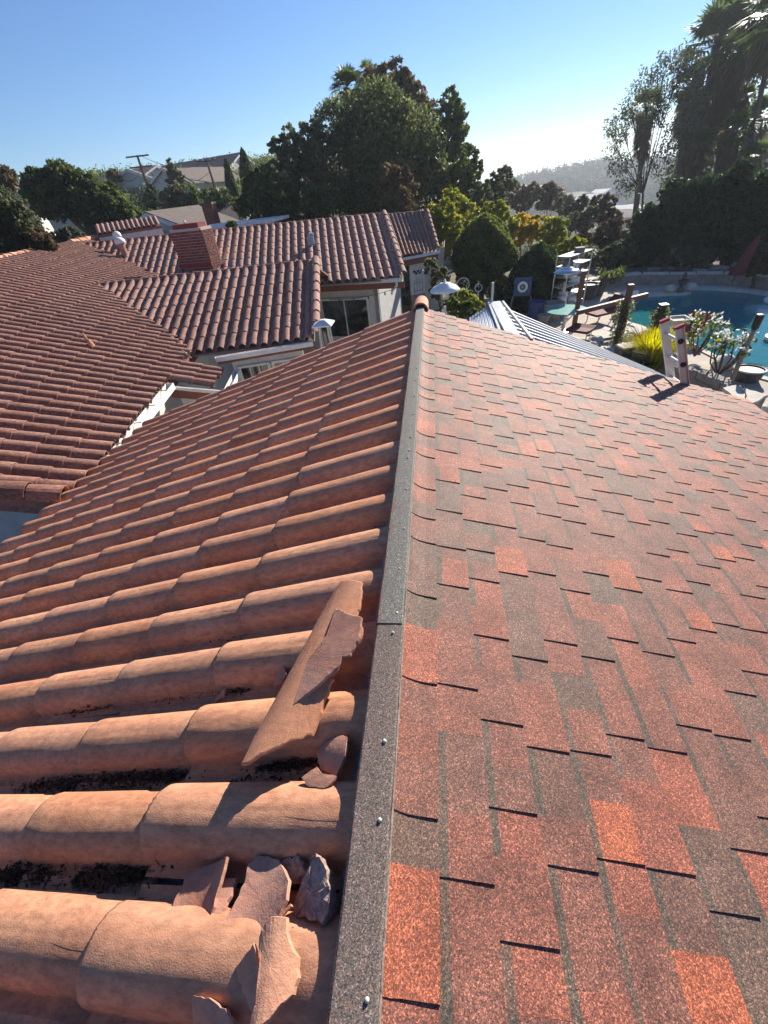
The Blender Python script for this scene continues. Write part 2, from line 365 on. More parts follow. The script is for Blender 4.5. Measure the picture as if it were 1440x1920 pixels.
# ================================================================== roof tiles
PH = .295
DL = np.array([-math.cos(PH), 0, -math.sin(PH)]); NL = np.array([-math.sin(PH), 0, math.cos(PH)])
DR = np.array([math.cos(PH), 0, -math.sin(PH)]); NR = np.array([math.sin(PH), 0, math.cos(PH)])
EXPO = 2.15
def tile_mesh(name, mat, L=.60, W=.291, hw=.112, hh=.108, lift=.020, npf=15, nu=3, th=.014, pan=True, seed=0, tint=.5, rough=.0015):
    r = np.random.default_rng(seed)
    if pan: ys = np.concatenate([[-W/2, -W/2+.012], np.linspace(-hw, hw, npf), [W/2-.012, W/2]])
    else: ys = np.linspace(-hw, hw, npf)
    us = np.linspace(0, L, nu); us = np.append(us[:-1], [L-.012, L])
    V = []
    for i, u in enumerate(us):
        k = u/L; sc = .965+.035*k
        for y in ys:
            t = min(1, abs(y)/(hw*1.0)); z = hh*sc*(1-t**EXPO)**.52 if t < 1 else 0.
            if t >= 1 and pan: z = .006*((abs(y)-hw)/(W/2-hw+1e-6))
            z += lift*k + (r.normal()*rough if 0 < i < len(us)-1 else 0)
            if i == len(us)-1: z -= .004
            V.append((u+(r.normal()*.0018 if i >= len(us)-2 else 0), y*(sc if t < 1 else 1), z))
    m = len(ys); F = []
    for i in range(len(us)-1):
        for k in range(m-1): F.append((i*m+k, (i+1)*m+k, (i+1)*m+k+1, i*m+k+1))
    b = len(V); last = (len(us)-1)*m
    for k, y in enumerate(ys):                       # clay thickness shown at the lower end
        x0, y0, z0 = V[last+k]; t = min(1, abs(y)/hw)
        nn = np.array([0, (y/hw if t < 1 else 0), 1.]); nn = nn/np.linalg.norm(nn)
        V.append((x0-.002, y0-nn[1]*th, z0-nn[2]*th))
    for k in range(m-1): F.append((last+k, b+k, b+k+1, last+k+1))
    c = len(V)
    for k, y in enumerate(ys):
        x0, y0, z0 = V[b+k]; V.append((x0-.10, y0, z0-.01))
    for k in range(m-1): F.append((b+k, c+k, c+k+1, b+k+1))
    mb = MB(); mb.add(V, [q[::-1] for q in F], tint)
    me = mb.mesh(name, mat, smooth=True)
    sh = np.ones(len(me.polygons), bool)
    sh[(len(us)-1)*(m-1):] = False
    me.polygons.foreach_set('use_smooth', sh)
    return me
def place(name, me, M, parent, **k):
    """mesh copy with world matrix M (4x4 numpy) under an Empty that has only a location"""
    o = bpy.data.objects.new(name, me); COL.objects.link(o); o.parent = parent
    M = np.array(M, float); M[:3, 3] -= WL[parent]
    o.matrix_basis = Matrix(M.tolist()); return tag(o, **k)
def frame(o, x, y, z):
    M = np.eye(4); M[:3, 0] = x; M[:3, 1] = y; M[:3, 2] = z; M[:3, 3] = o; return M
def join_tiles(items, name, mat, parent):
    """items: list of (mesh, M) joined to one mesh, kind stuff"""
    cache = {}; Vs = []; Fs = []; b = 0; ts = []
    for me, M in items:
        if me.name not in cache:
            n = len(me.vertices); co = np.empty(n*3, np.float32); me.vertices.foreach_get('co', co)
            F = np.array([list(p.vertices) for p in me.polygons], np.int32)
            cache[me.name] = (co.reshape(-1, 3), F)
        co, F = cache[me.name]; M = np.array(M)
        Vs.append(co @ M[:3, :3].T+M[:3, 3]); Fs.append(F+b); b += len(co); ts.append(np.full(len(F), random.random()))
    me = big_mesh(name, np.vstack(Vs), np.vstack(Fs), mat, np.concatenate(ts), True, WL[parent])
    return link(name, me, WL[parent], parent, kind='stuff')

# ------------------------------------------------------------------ house we stand on
YEND = 5.95; Y0 = -1.6
house = thing('roofed_building', (0, 2.5, -3.95), 'foreground building, clay barrel tiles left of its ridge and asphalt shingles right', 'building')
XL, XR = 4.66, 4.02                     # plan half widths
near = [tile_mesh('roof_tile', CLAY, npf=25, nu=7, seed=s, tint=t, rough=.0009) for s, t in ((1, .2), (2, .5), (3, .8), (4, .4))]
OB = NL*(-.122)
LEN = XL/math.cos(PH)
starts = [.055]+[.79+.585*k for k in range(8)]
for r in range(-9, 17):
    yc = 1.205+.291*r
    if yc > YEND+.02: break
    for k, s0 in enumerate(starts):
        s0 = s0+random.uniform(-.012, .012)
        if s0 > LEN-.25: continue
        tw = random.uniform(-.012, .012); rl = random.uniform(-.02, .02)
        x = unit(DL+np.array([0, tw, 0])); z = unit(NL+np.array([0, rl, 0])); y = np.cross(z, x); x = np.cross(y, z)
        o = OB+DL*s0+np.array([0, yc+random.uniform(-.004, .004), 0])+NL*random.uniform(-.002, .003)
        sc_ = (.80-.055+.03)/.60 if k == 0 else (.585+.035)/.60
        place('roof_tile', near[(r*7+k*3) % 4], frame(o, x*sc_, y, z), house)
mb = MB()   # felt and boards under the tiles
a = OB-NL*.02
mb.prism([a+[0, Y0, 0], a+[0, YEND-.05, 0], a+DL*(LEN+.02)+[0, YEND+.1, 0], a+DL*(LEN+.02)+[0, Y0, 0]], -NL*.03)
mb.build('roof_deck', MORTAR, house)
# right slope: base, shingles
SB = NR*(-.040)
LR = 4.02/math.cos(PH)
def rake(s): return 5.93-.175*s*math.cos(PH)         # far edge of the right slope
mb = MB(); a = SB-NR*.006
mb.prism([a+[0, Y0, 0], a+DR*LR+[0, Y0, 0], a+DR*LR+[0, rake(LR)-.01, 0], a+[0, rake(0)-.01, 0]], -NR*.022)
mb.build('roof_sheathing', GREYW, house)
def shingle_geo(mb, s0, s1, ya, yb, lo, hi, t, stripe, origin, ystart=None, curve=0., jag=0.004):
    """a tab between slope distances s0 (upper) and s1 (butt), wedge lo..hi thick, stripe: darker shadow band at its upper end"""
    st = [s0-.01]
    if curve: st += [s0+.02, s0+.045, s0+.08]
    if stripe: st += [s0+.028]
    st += [s1]
    st = sorted(st)
    def P(s, y, w): return SB+DR*s+np.array([0, y, 0])+NR*w
    def top(s):
        k = (s-s0)/(s1-s0); w = lo+(hi-lo)*max(0, k)
        if curve: w += curve*max(0, 1-(s-s0)/.085)**2
        return w
    n = len(st); V = []
    for s in st:
        for y in (ya, yb): V += [P(s+(random.uniform(-jag, jag)*.4 if s == s1 else 0), y+random.uniform(-1, 1)*.0012, top(s))]
    for s in st:
        for y in (ya, yb): V += [P(s, y, -.004)]
    F = []; c = []
    for i in range(n-1):
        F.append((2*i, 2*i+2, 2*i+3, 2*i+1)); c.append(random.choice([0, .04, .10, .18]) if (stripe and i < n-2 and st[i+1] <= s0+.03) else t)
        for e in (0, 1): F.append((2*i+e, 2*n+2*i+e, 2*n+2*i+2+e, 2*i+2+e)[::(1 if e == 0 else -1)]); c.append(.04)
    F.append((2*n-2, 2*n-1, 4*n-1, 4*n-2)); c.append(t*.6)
    b = mb.n; mb.v.append(np.array(V)); mb.n += len(V)
    for q in F: mb.f.append(tuple(i+b for i in q[::-1]))
    mb.c += c
cands = []
EXP = .1495; S_first = .176/math.cos(PH)
nc = int((LR-S_first)/EXP)+1
for i in range(-1, nc):
    s0 = S_first+EXP*i; s1 = s0+EXP
    if i == -1: s0 = .05
    if s1 > LR+.03: s1 = LR+.03
    y = Y0+random.uniform(0, .2); up = random.random() < .5
    yend = rake((s0+s1)/2)
    while y < yend:
        w = random.choice([.08, .10, .12, .14, .17, .20] if y > 1.3 else [.11, .14, .16, .19, .22]); y2 = min(y+w, yend)
        if yend-y2 < .04: y2 = yend
        t = random.choice([.26, .38, .46, .54, .58, .64, .72, .86]) if up else random.choice([.18, .32, .42, .48, .54, .60, .68])
        t = min(1, max(.1, t+random.uniform(-.05, .05)))
        cands.append((s0, s1, y, y2, up, t, i)); y = y2
        up = (not up) if random.random() < .94 else up
def cdist(c):
    p = SB+DR*(c[0]+c[1])/2+np.array([0, (c[2]+c[3])/2, 0]); q = RM @ (p-CAM)
    if q[2] <= 0.05: return 1e9
    px, py = 720+FPX*q[0]/q[2], 960+FPX*q[1]/q[2]
    if not (-30 < px < 1470 and -30 < py < 1960): return 1e6+np.linalg.norm(p-CAM)
    return np.linalg.norm(p-CAM)
cands.sort(key=cdist)
rest = MB()
for j, (s0, s1, ya, yb, up, t, i) in enumerate(cands):
    lo, hi = (.003, .012) if up else (.0, .0065)
    cv = .026 if i == -1 else 0
    st = random.random() < .62 and i >= 0
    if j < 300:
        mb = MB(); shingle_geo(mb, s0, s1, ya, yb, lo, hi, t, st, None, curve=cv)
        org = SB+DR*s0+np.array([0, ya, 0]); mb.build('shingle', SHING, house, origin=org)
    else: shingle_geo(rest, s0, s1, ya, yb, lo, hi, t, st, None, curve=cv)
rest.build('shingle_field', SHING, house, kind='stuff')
mb = MB()
mb.bar([.0445, Y0, -.032], [.0445, YEND-.02, -.032], .003, .05); mb.build('flashing_strip', STONE, house)
# ridge board and its granule capping (three lengths, nailed)
mb = MB(); mb.box((-.008, (Y0+YEND)/2-.06, -.062), (.092, YEND-Y0-.12, .10)); mb.build('ridge_board', GREYW, house)
for (ya, yb, lift) in ((Y0, .945, 0), (.925, 2.18, .004), (2.16, YEND-.06, 0)):
    mb = MB(); n = max(4, int((yb-ya)/.12)); V = []
    for i in range(n+1):
        y = ya+(yb-ya)*i/n; j = [random.uniform(-.0015, .0015) for _ in range(4)]
        z = lift*(1-i/n)+.001
        for (x, zz) in ((-.062, -.058), (-.061, -.004), (-.055, .001), (0, .0025), (.036, .001), (.042, -.004), (.0425, -.03)):
            V.append((x+j[0], y, zz+z+j[1]*.5))
    F = []; c = []
    for i in range(n):
        for k in range(6):
            F.append((i*7+k, (i+1)*7+k, (i+1)*7+k+1, i*7+k+1)[::-1]); c.append(.38 if ya < 0 else .0)
    F.append(tuple(range(7))); c.append(1.)
    mb.v.append(np.array(V)); mb.n = len(V); mb.f = [q[::-1] for q in F]; mb.c = c
    mb.build('ridge_capping', CAPM, house)
for (x, y) in [(749,1066),(744,1149),(737,1186),(721,1389),(712,1537),(688,1875),(758,991),(762,917),(765,858),(767,844),(770,819),(775,776),(777,742),(779,713),(781,690)]:
    p = at_z(x, y, .006); mb = MB(); r = .0052*random.uniform(.85, 1.15)
    mb.lathe(p, [(r*1.1, -.003), (r, .001), (r*.6, .003), (.001, .0035)], 10); mb.build('nail_head', NAILM, house, origin=p, smooth=True)
# mortar bedding between ridge board and tile ends
mb = MB(); n = 150; V = []
rr = np.random.default_rng(5)
for i in range(n+1):
    y = Y0+(YEND-Y0-.05)*i/n
    k = ((y-1.205)/.291) % 1; hump = max(0, math.cos(2*math.pi*k))     # 1 at a tile crest
    for j in range(7):
        f = j/6; s = .055+f*(.055+.03*(1-hump)); w = -.045-f**1.3*(.035+.03*(1-hump)) + rr.normal()*.0035
        V.append(DL*(s+rr.normal()*.002)+NL*w+np.array([0, y, 0]))
F = [(i*7+j, i*7+j+1, (i+1)*7+j+1, (i+1)*7+j) for i in range(n) for j in range(6)]
mb.add(V, [q[::-1] for q in F]); mb.build('mortar_bed', MORTAR, house, smooth=True)
# one clay ridge tile at the far end, tilted like the hip cap
def half_tile(name, a, b, r0, r1, mat, parent, up=(0, 0, 1), th=.014, seg=14, tint=.5, arc=1.0, obj_kw=None, origin=None, jag=0.002):
    a = np.array(a, float); b = np.array(b, float); t = unit(b-a); x = unit(np.cross(t, up)); z = np.cross(x, t)
    V = []; n = seg+1; us = [0, .33, .66, 1]
    for lay in (0, th):
        for u in us:
            r = r0+(r1-r0)*u-lay; c = a+(b-a)*u
            for k in range(n):
                an = math.pi*(.5-arc/2)+math.pi*arc*k/seg
                V.append(c+t*(random.uniform(-jag, jag) if u in (0, 1) else 0)+x*r*math.cos(an)+z*r*math.sin(an))
    F = []; m = len(us)*n
    for i in range(3):
        for k in range(seg):
            F.append((i*n+k, (i+1)*n+k, (i+1)*n+k+1, i*n+k+1)); F.append((m+i*n+k, m+i*n+k+1, m+(i+1)*n+k+1, m+(i+1)*n+k))
        for k, s in ((0, 1), (seg, -1)): F.append((i*n+k, m+i*n+k, m+(i+1)*n+k, (i+1)*n+k)[::s])
    for i, s in ((0, 1), (3, -1)):
        for k in range(seg): F.append((i*n+k, i*n+k+1, m+i*n+k+1, m+i*n+k)[::s])
    mb = MB(); mb.add(V, [q[::-1] for q in F], tint)
    return mb.build(name, mat, parent, origin=origin if origin is not None else a, smooth=False, **(obj_kw or {}))
half_tile('ridge_tile', (-.005, YEND-.22, -.045), (.0, YEND+.30, -.06), .105, .095, CLAYR, house, arc=1.0)
# fascias and walls under it
mb = MB(); e = OB+DL*(LEN-.06)-NL*.05
mb.box((e[0]-.02, (Y0+YEND)/2, e[2]-.11), (.03, YEND-Y0, .2)); mb.build('fascia', TRIMR, house)
e2 = SB+DR*LR
mb = MB(); mb.box((e2[0]-.02, (Y0+rake(LR))/2, e2[2]-.12), (.03, rake(LR)-Y0-.02, .18)); mb.build('fascia', TRIMR, house)
for sgn, Ls, Dv, B in ((-1, LEN, DL, OB), (1, LR, DR, SB)):
    pass
mb = MB(); a0 = OB-NL*.06+[0, YEND-.04, 0]; a1 = OB-NL*.06+DL*LEN+[0, YEND+.06, 0]
mb.bar(a0+[0, 0, -.08], a1+[0, 0, -.08], .03, .17); mb.build('barge_board', TRIMR, house)
mb = MB(); a0 = SB-NR*.03+[0, rake(0)-.03, 0]; a1 = SB-NR*.03+DR*LR+[0, rake(LR)-.03, 0]
mb.bar(a0+[0, 0, -.08], a1+[0, 0, -.08], .03, .15); mb.build('barge_board', TRIMR, house)
for nm, c, s in (('wall', (-4.1, 1.6, -2.9), (.15, 7.6, 2.2)), ('wall', (3.5, 1.4, -2.65), (.15, 7.2, 2.5)), ('wall', (-.3, 5.1, -2.95), (7.6, .15, 2.1))):
    mb = MB(); mb.box(c, s); mb.build(nm, STUCCO, house)

# ------------------------------------------------------------------ neighbouring wings (A long roof, B and C cross wings, D far wing)
house2 = thing('tiled_house', (-8, 14, -3.95), 'long house of several clay tiled wings with brick chimney, behind and left of the ridge', 'house')
CLAYS = {'A': CLAYW, 'B': CLAYP, 'C': CLAYP, 'D': CLAYP}
mid = {}
for key, mt in CLAYS.items():
    mid[key] = [tile_mesh('roof_tile', mt, W=.27, hw=.100, hh=.104, lift=.017, npf=9, nu=2, seed=10+s, tint=t, rough=.001) for s, t in ((1, .2), (2, .5), (3, .85))]
allt = []
def quad_roof(key, R0, R1, E0, E1, rows, ntile, Ltile=.60, keep=None, ext=None):
    """R0-R1 ridge, E0-E1 eave (same direction); rows of tiles run ridge -> eave"""
    R0, R1, E0, E1 = [np.array(q, float) for q in (R0, R1, E0, E1)]
    for r in range(rows):
        t = (r+.5)/rows; a = R0+(R1-R0)*t; b = E0+(E1-E0)*t; d = b-a; Ln = np.linalg.norm(d); d = d/Ln
        yv = unit((R1-R0)*(.5)+(E1-E0)*.5); z = unit(np.cross(d, yv)); 
        if z[2] < 0: z = -z
        y = np.cross(z, d)
        wl = np.linalg.norm((R1-R0)*(.5)+(E1-E0)*.5)/rows/.27
        ex = Ln/ntile; sh = random.uniform(-.03, .03)
        nn = ntile+(ext(r) if ext else 0)
        for k in range(nn):
            o = a+d*(ex*k+sh-.02)
            if keep and not keep(r, k, o): continue
            sc = (ex+.05)/Ltile
            rl = random.uniform(-.02, .02)
            y2 = unit(y+z*rl); z2 = np.cross(d, y2)*(1 if np.dot(np.cross(d, y2), z) > 0 else -1)
            allt.append((key, random.choice(mid[key]), frame(o, d*sc, y2*wl*(1 if np.dot(np.cross(z2, d), y2) > 0 else -1), z2)))
# A
AE0 = np.array([-4.60, 3.90, -1.5]); AE1 = np.array([-5.40, 7.87, -1.5]); ad = unit(AE1-AE0)
ridA0 = at_z(0, 487, .60); ridA1 = at_z(133, 456, .60); ard = unit(ridA1-ridA0)
perp = lambda P, d, Q: Q+d*np.dot(P-Q, d)
def A_eave(y): return AE0+ad*(y)
LA = 18.5; rowsA = int(LA/.275)
RA0 = perp(AE0, ard, ridA0)
RA1 = RA0+ard*LA*1.02
quad_roof('A', RA0, RA1, AE0, AE0+ad*LA, rowsA, 14, ext=lambda r: 2 if 15 <= r <= 18 else 0)
# beyond C: the lower roof seen behind the cross ridge
RC0 = at_z(140, 462, .48); RC1 = at_z(720, 403, .25)
# B
BE1 = at_z(589, 636, -1.5); BE0 = at_z(412, 668, -1.56); bd = unit(BE1-BE0)
BR1 = at_z(590, 492, -.33); BR0 = at_z(150, 541, -.33); brd = unit(BR1-BR0)
LB = np.linalg.norm(BR1-BR0)
nB = int(LB/.272)
quad_roof('B', BR1-brd*nB*.272, BR1, BE1-unit(bd*.35+brd*.65)*nB*.272, BE1, nB, 7)
# C
CE1 = at_z(757, 520, -1.2); cdir = unit(RC1-RC0)
CE0 = CE1-unit(cdir+unit(CE1-at_z(600, 529, -1.2))*.5)*np.linalg.norm(RC1-RC0)
nC = int(np.linalg.norm(RC1-RC0)/.285)
quad_roof('C', RC0, RC1, CE0, CE1, nC, 9)
# D
DR0 = at_z(727, 405, .02); DR1 = at_z(800, 399, .02); DE0 = at_z(752, 483, -1.2); DE1 = at_z(820, 470, -1.2)
quad_roof('D', DR0-(DR1-DR0)*.15, DR1, DE0-(DE1-DE0)*.15, DE1, 11, 9)
def tdist(it):
    p = it[2][:3, 3]; q = RM @ (p-CAM)
    if q[2] < .05: return 1e9
    px, py = 720+FPX*q[0]/q[2], 960+FPX*q[1]/q[2]
    if not (-20 < px < 1460 and -20 < py < 1940): return 1e6+np.linalg.norm(p-CAM)
    return np.linalg.norm(p-CAM)
def hidden(it):
    # beneath a cross wing: not visible
    p = it[2][:3, 3]
    if it[0] == 'A':
        for (r0, r1, e0, e1) in ((BR0, BR1, BE0, BE1), (RC0, RC1, CE0, CE1)):
            n = np.cross(r1-r0, e1-r1); n = n/np.linalg.norm(n); n = n*(1 if n[2] > 0 else -1)
            d = np.dot(p-r1, n); u = unit(r1-r0); v = np.cross(n, u); v = v*(1 if np.dot(e1-r1, v) > 0 else -1)
            if d < -.05 and 0 < np.dot(p-r1, v) < 4 : return True
    return False
allt = [t for t in allt if not hidden(t)]
allt.sort(key=tdist)
for it in allt[:300]: place('roof_tile', it[1], it[2], house2)
for key in 'ABCD':
    rest_ = [(m_, M_) for k_, m_, M_ in allt[300:] if k_ == key]
    if rest_: join_tiles(rest_, 'roof_tile_field', CLAYS[key], house2)
# decks under the tiles
def deck(R0, R1, E0, E1, mat=TRIMR, drop=.03, th=.05):
    mb = MB(); n = unit(np.cross(R1-R0, E1-R1)); n = n*(1 if n[2] > 0 else -1)
    mb.prism([R0-n*drop, R1-n*drop, E1-n*drop, E0-n*drop], -n*th); return mb.build('roof_deck', mat, house2)
deck(RA0, RA1, AE0, AE0+ad*LA, MORTAR); deck(BR1-brd*nB*.272, BR1, BE1-unit(bd*.35+brd*.65)*nB*.272, BE1, MORTAR); deck(RC0, RC1, CE0, CE1, MORTAR); deck(DR0, DR1, DE0, DE1, TRIMR, .16)
# far sides of the roofs
def back(R0, R1, w, h, nrm):
    n = np.array(nrm, float); mb = MB(); mb.prism([R0-[0, 0, .04], R1-[0, 0, .04], R1+n*w-[0, 0, h], R0+n*w-[0, 0, h]], [0, 0, -.05]); mb.build('rear_roof_slope', ROOFR, house2)
lv = np.cross([0, 0, 1], ard); back(RA0, RA1, 7, 2.0, lv*(1 if lv[0] < 0 else -1))
for (p, q) in ((BR0, BR1), (RC0, RC1), (DR0, DR1)):
    lv = np.cross([0, 0, 1], unit(q-p)); lv = lv*(1 if lv[1] > 0 else -1); back(p, q, 4.2, 1.3, lv)
# ridge caps
def ridge_caps(P, Q, r=.11, L=.42, mat=CLAYP, nm='ridge_tile', flip=False):
    P = np.array(P); Q = np.array(Q); n = max(1, int(np.linalg.norm(Q-P)/L)); d = (Q-P)/n
    for i in range(n):
        a = P+d*i; b = a+d*1.08
        if flip: a, b = b, a
        half_tile(nm, a+[0, 0, random.uniform(-.006, .006)], b+[0, 0, -.018], r, r*.9, mat, house2, seg=8, tint=random.random())
ridge_caps(BR0+[0, 0, .0], BR1+[0, 0, .0], .11, .5, CLAYW)
ridge_caps(RC0, RC1, .11, .55, CLAYW)
ridge_caps(DR0, DR1, .11, .5, CLAYW)
ridge_caps(RA0+ard*5.5, RA0+ard*14.5, .13, .45, CLAYR)
# lighter mortar line under the A ridge
mb = MB(); xa = unit(np.cross(ard, [0, 0, 1])); xa = xa*(1 if xa[0] > 0 else -1)
for i in range(int(9.2/.13)):
    p = RA0+ard*(5.5+i*.13)+xa*.14-[0, 0, .0]; mb.box(p, (.05, .10, .05), col=.5)
mb.build('mortar_bed', LSTONE, house2)
# section of roof behind C (ridge A carries on, slope towards us)
RX0 = at_z(133, 456, .60); RX1 = at_z(287, 426, .60)
ridge_caps(RX0, RX1, .14, .5, CLAYR)
XE1 = at_z(330, 446, -.2); XE0 = RX0+(XE1-RX1)
tt = [(m_, M_) for k_, m_, M_ in []]
n0 = len(allt); allt = []
quad_roof('A', RX0, RX1, XE0, XE1, 44, 10); join_tiles([(m_, M_) for k_, m_, M_ in allt], 'roof_tile_field', CLAYW, house2)
# barrel tiles along the gable rakes
def rake_row(R, E, n, r=.12, mat=CLAYP):
    R = np.array(R, float); E = np.array(E, float); d = (E-R)/n
    for i in range(n):
        half_tile('rake_tile', R+d*(i+1)+[0, 0, .025], R+d*i+[0, 0, 0.01], r, r*.88, mat, house2, seg=10, tint=random.random())
up = np.array([0, 0, .06])
rake_row(BR1+up+brd*.05, BE1+up+brd*.05, 8, .125); rake_row(RC1+up, CE1+up, 10, .125); rake_row(DR1+up, DE1+up, 8, .12)
AR0 = RA0-ard*.1+up*.6; AE_ = AE0-ad*.1+up*.6
rake_row(AR0, AE_, 15, .15, CLAYW)
# white fascia / verge strip and gutters
def gutter(a, b, w=.12, h=.12, mat=WHITE, nm='gutter', hangers=0):
    a = np.array(a, float); b = np.array(b, float); t = unit(b-a); x = unit(np.cross(t, [0, 0, 1])); up_ = np.array([0, 0, 1.])
    mb = MB()
    mb.bar(a, b, w, .012); mb.bar(a+x*w/2+up_*h/2, b+x*w/2+up_*h/2, .012, h); mb.bar(a-x*w/2+up_*h/2, b-x*w/2+up_*h/2, .012, h)
    for e in (a, b): mb.bar(e-x*w/2+up_*h/2, e+x*w/2+up_*h/2, .012, h)
    o = mb.build(nm, mat, house2)
    for i in range(hangers):
        c = a+(b-a)*(i+.5)/hangers; m2 = MB(); m2.bar(c-x*w/2+up_*(h-.01), c+x*w/2+up_*(h-.01), .012, .012); m2.bar(c-x*w/2+up_*(h+.06), c-x*w/2, .012, .012)
        m2.build('gutter_hanger', GREYW, o, origin=c)
    return o
gA = AE0+np.array([.10, 0, -.11])
gutter(gA+ad*.35, gA+ad*3.95, .15, .12, WHITE, hangers=5)
# A: fascia, projecting bay eave, end gable
mb = MB(); mb.bar(gA+ad*.1+[-.1, 0, .0], gA+ad*17+[-.1, 0, .0], .03, .2); mb.build('fascia', TRIMR, house2)
ap = unit(np.cross(ad, [0, 0, 1])); ap = ap*(1 if ap[0] > 0 else -1)
E1 = AE0+ad*4.02; E2 = E1+ap*1.1+[0, 0, -.32]
gutter(E1+[0, 0, -.13], E2+[0, 0, -.05]-ap*.1, .03, .06, WHITE, 'verge_trim')
mb = MB(); mb.bar(E1+[0, 0.02, -.24], E2+[0, .02, -.16]-ap*.12, .03, .17); mb.build('fascia', TRIMR, house2)
gutter(E2+[.05, 0, -.11], E2+ad*1.25+[.05, 0, -.11], .13, .11, WHITE, hangers=0)
mb = MB(); mb.prism([E1+[0, .25, -.2], E2+[-.35, .25, -.25], E2+[-.35, .25, -2.4], E1+[0, .25, -2.4]], [0, .12, 0]); mb.build('wall', STUCCO, house2)
mb = MB(); mb.prism([AE0-ap*.55+[0, .2, -.2], AE0-ap*.55+ad*16+[0, 0, -.2], AE0-ap*.55+ad*16+[0, 0, -2.4], AE0-ap*.55+[0, .2, -2.4]], -ap*.12); mb.build('wall', STUCCO, house2)
g0, g1 = AR0-ard*.02, AE_-ad*.02
mb = MB(); mb.bar(g0+[0, 0, -.17], g1+[0, 0, -.17], .03, .22); mb.build('barge_board', CLAYP, house2)
mb = MB(); q0, q1 = g0+ard*.55+[0, 0, -.2], g1+ad*.55-ap*.5+[0, 0, -.1]; mb.prism([q0, q1, [q1[0], q1[1], -3.9], [q0[0], q0[1], -3.9]], -ard*.12); mb.build('gable_wall', STUCCO, house2)
# B front: gutter, fascia, window wall
xb = bd; nb = unit(np.cross(bd, [0, 0, 1])); nb = nb*(1 if nb[1] < 0 else -1)      # towards us
gutter(at_z(406, 678, -1.62), BE1+nb*.06+[0, 0, -.12]-bd*.05, .10, .10)
mb = MB(); mb.bar(at_z(406, 678, -1.62)-nb*.09+[0, 0, .0], BE1-nb*.03+[0, 0, -.12], .03, .19); mb.build('fascia', TRIMR, house2)
WB0 = BE1-bd*2.15-nb*.35; WB1 = BE1-bd*.35-nb*.35
mb = MB(); mb.prism([WB0+[0, 0, -.18], WB1+[0, 0, -.18], [WB1[0], WB1[1], -3.9], [WB0[0], WB0[1], -3.9]], -nb*.12); mb.build('wall', STUCCO, house2)
def window(a, b, ztop, zbot, nrm, parent, cols=1, rows=1, fr=.06, mat=WHITE, name='window', mun=.018):
    """frame with panes in a wall; a,b plan points left/right, nrm outward"""
    a = np.array([a[0], a[1], 0.]); b = np.array([b[0], b[1], 0.]); t = unit(b-a); z = np.array([0, 0, 1.]); w = np.linalg.norm(b-a)
    org = a+z*zbot
    mb = MB(); o = nrm*.05
    mb.bar(a+z*(ztop-fr/2)+o, b+z*(ztop-fr/2)+o, .08, fr); mb.bar(a+z*(zbot+fr/2)+o, b+z*(zbot+fr/2)+o, .08, fr)
    for e in (a+t*fr/2, b-t*fr/2): mb.bar(e+z*(zbot+fr)+o, e+z*(ztop-fr)+o, fr, .08, up=t)
    W = mb.build(name, mat, parent, origin=org)
    iw = (w-2*fr)/cols; ih = (ztop-zbot-2*fr)/rows
    m2 = MB()
    for i in range(1, cols): m2.bar(a+t*(fr+iw*i)+z*(zbot+fr)+o, a+t*(fr+iw*i)+z*(ztop-fr)+o, mun, .03, up=t)
    for j in range(1, rows): m2.bar(a+t*fr+z*(zbot+fr+ih*j)+o*1.03, b-t*fr+z*(zbot+fr+ih*j)+o*1.03, .03, mun)
    if m2.n: m2.build('muntin', mat, W, origin=org)
    for i in range(cols):
        for j in range(rows):
            p = MB(); c = a+t*(fr+iw*(i+.5))+z*(zbot+fr+ih*(j+.5))+nrm*.025
            p.prism([c-t*iw/2-z*ih/2, c+t*iw/2-z*ih/2, c+t*iw/2+z*ih/2, c-t*iw/2+z*ih/2], -nrm*.006); p.build('pane', GLASS, W, origin=c)
    return W
for k in range(2):
    s = WB0+bd*(.12+k*.85); e = s+bd*.8; window(s, e, -1.95, -3.0, nb, house2, 3, 3, .05)
# C front
cb = unit(CE1-at_z(600, 529, -1.2)); nc_ = unit(np.cross(cb, [0, 0, 1])); nc_ = nc_*(1 if nc_[1] < 0 else -1)
C0 = CE1-cb*3.2
gutter(C0+nc_*.08+[0, 0, -.10], CE1+nc_*.08+[0, 0, -.10]-cb*.02, .11, .11)
mb = MB(); mb.bar(C0-nc_*.02+[0, 0, -.20], CE1-nc_*.02+[0, 0, -.20], .03, .22); mb.build('fascia', TRIMR, house2)
zt = -1.42
wl0 = at_plane(590, 556, C0-nc_*.45, nc_); wl1 = at_plane(708, 545, C0-nc_*.45, nc_)
mb = MB(); mb.prism([[wl0[0]-cb[0]*1.5, wl0[1]-cb[1]*1.5, zt], [wl1[0], wl1[1], zt], [wl1[0], wl1[1], -3.95], [wl0[0]-cb[0]*1.5, wl0[1]-cb[1]*1.5, -3.95]], -nc_*.15); mb.build('wall', STUCCO, house2)
mb = MB(); mb.prism([[wl1[0], wl1[1], zt], [wl1[0], wl1[1], -3.95], [wl1[0]-nc_[0]*3, wl1[1]-nc_[1]*3, -3.95], [wl1[0]-nc_[0]*3, wl1[1]-nc_[1]*3, zt]], -cb*.15); mb.build('wall', STUCCO, house2)
w0 = at_plane(600, 563, wl0, nc_); w1 = at_plane(691, 552, wl0, nc_)
window(w0, w1, float((w0[2]+w1[2])/2), float(w0[2])-1.35, nc_, house2, 2, 1, .08, mun=.07)
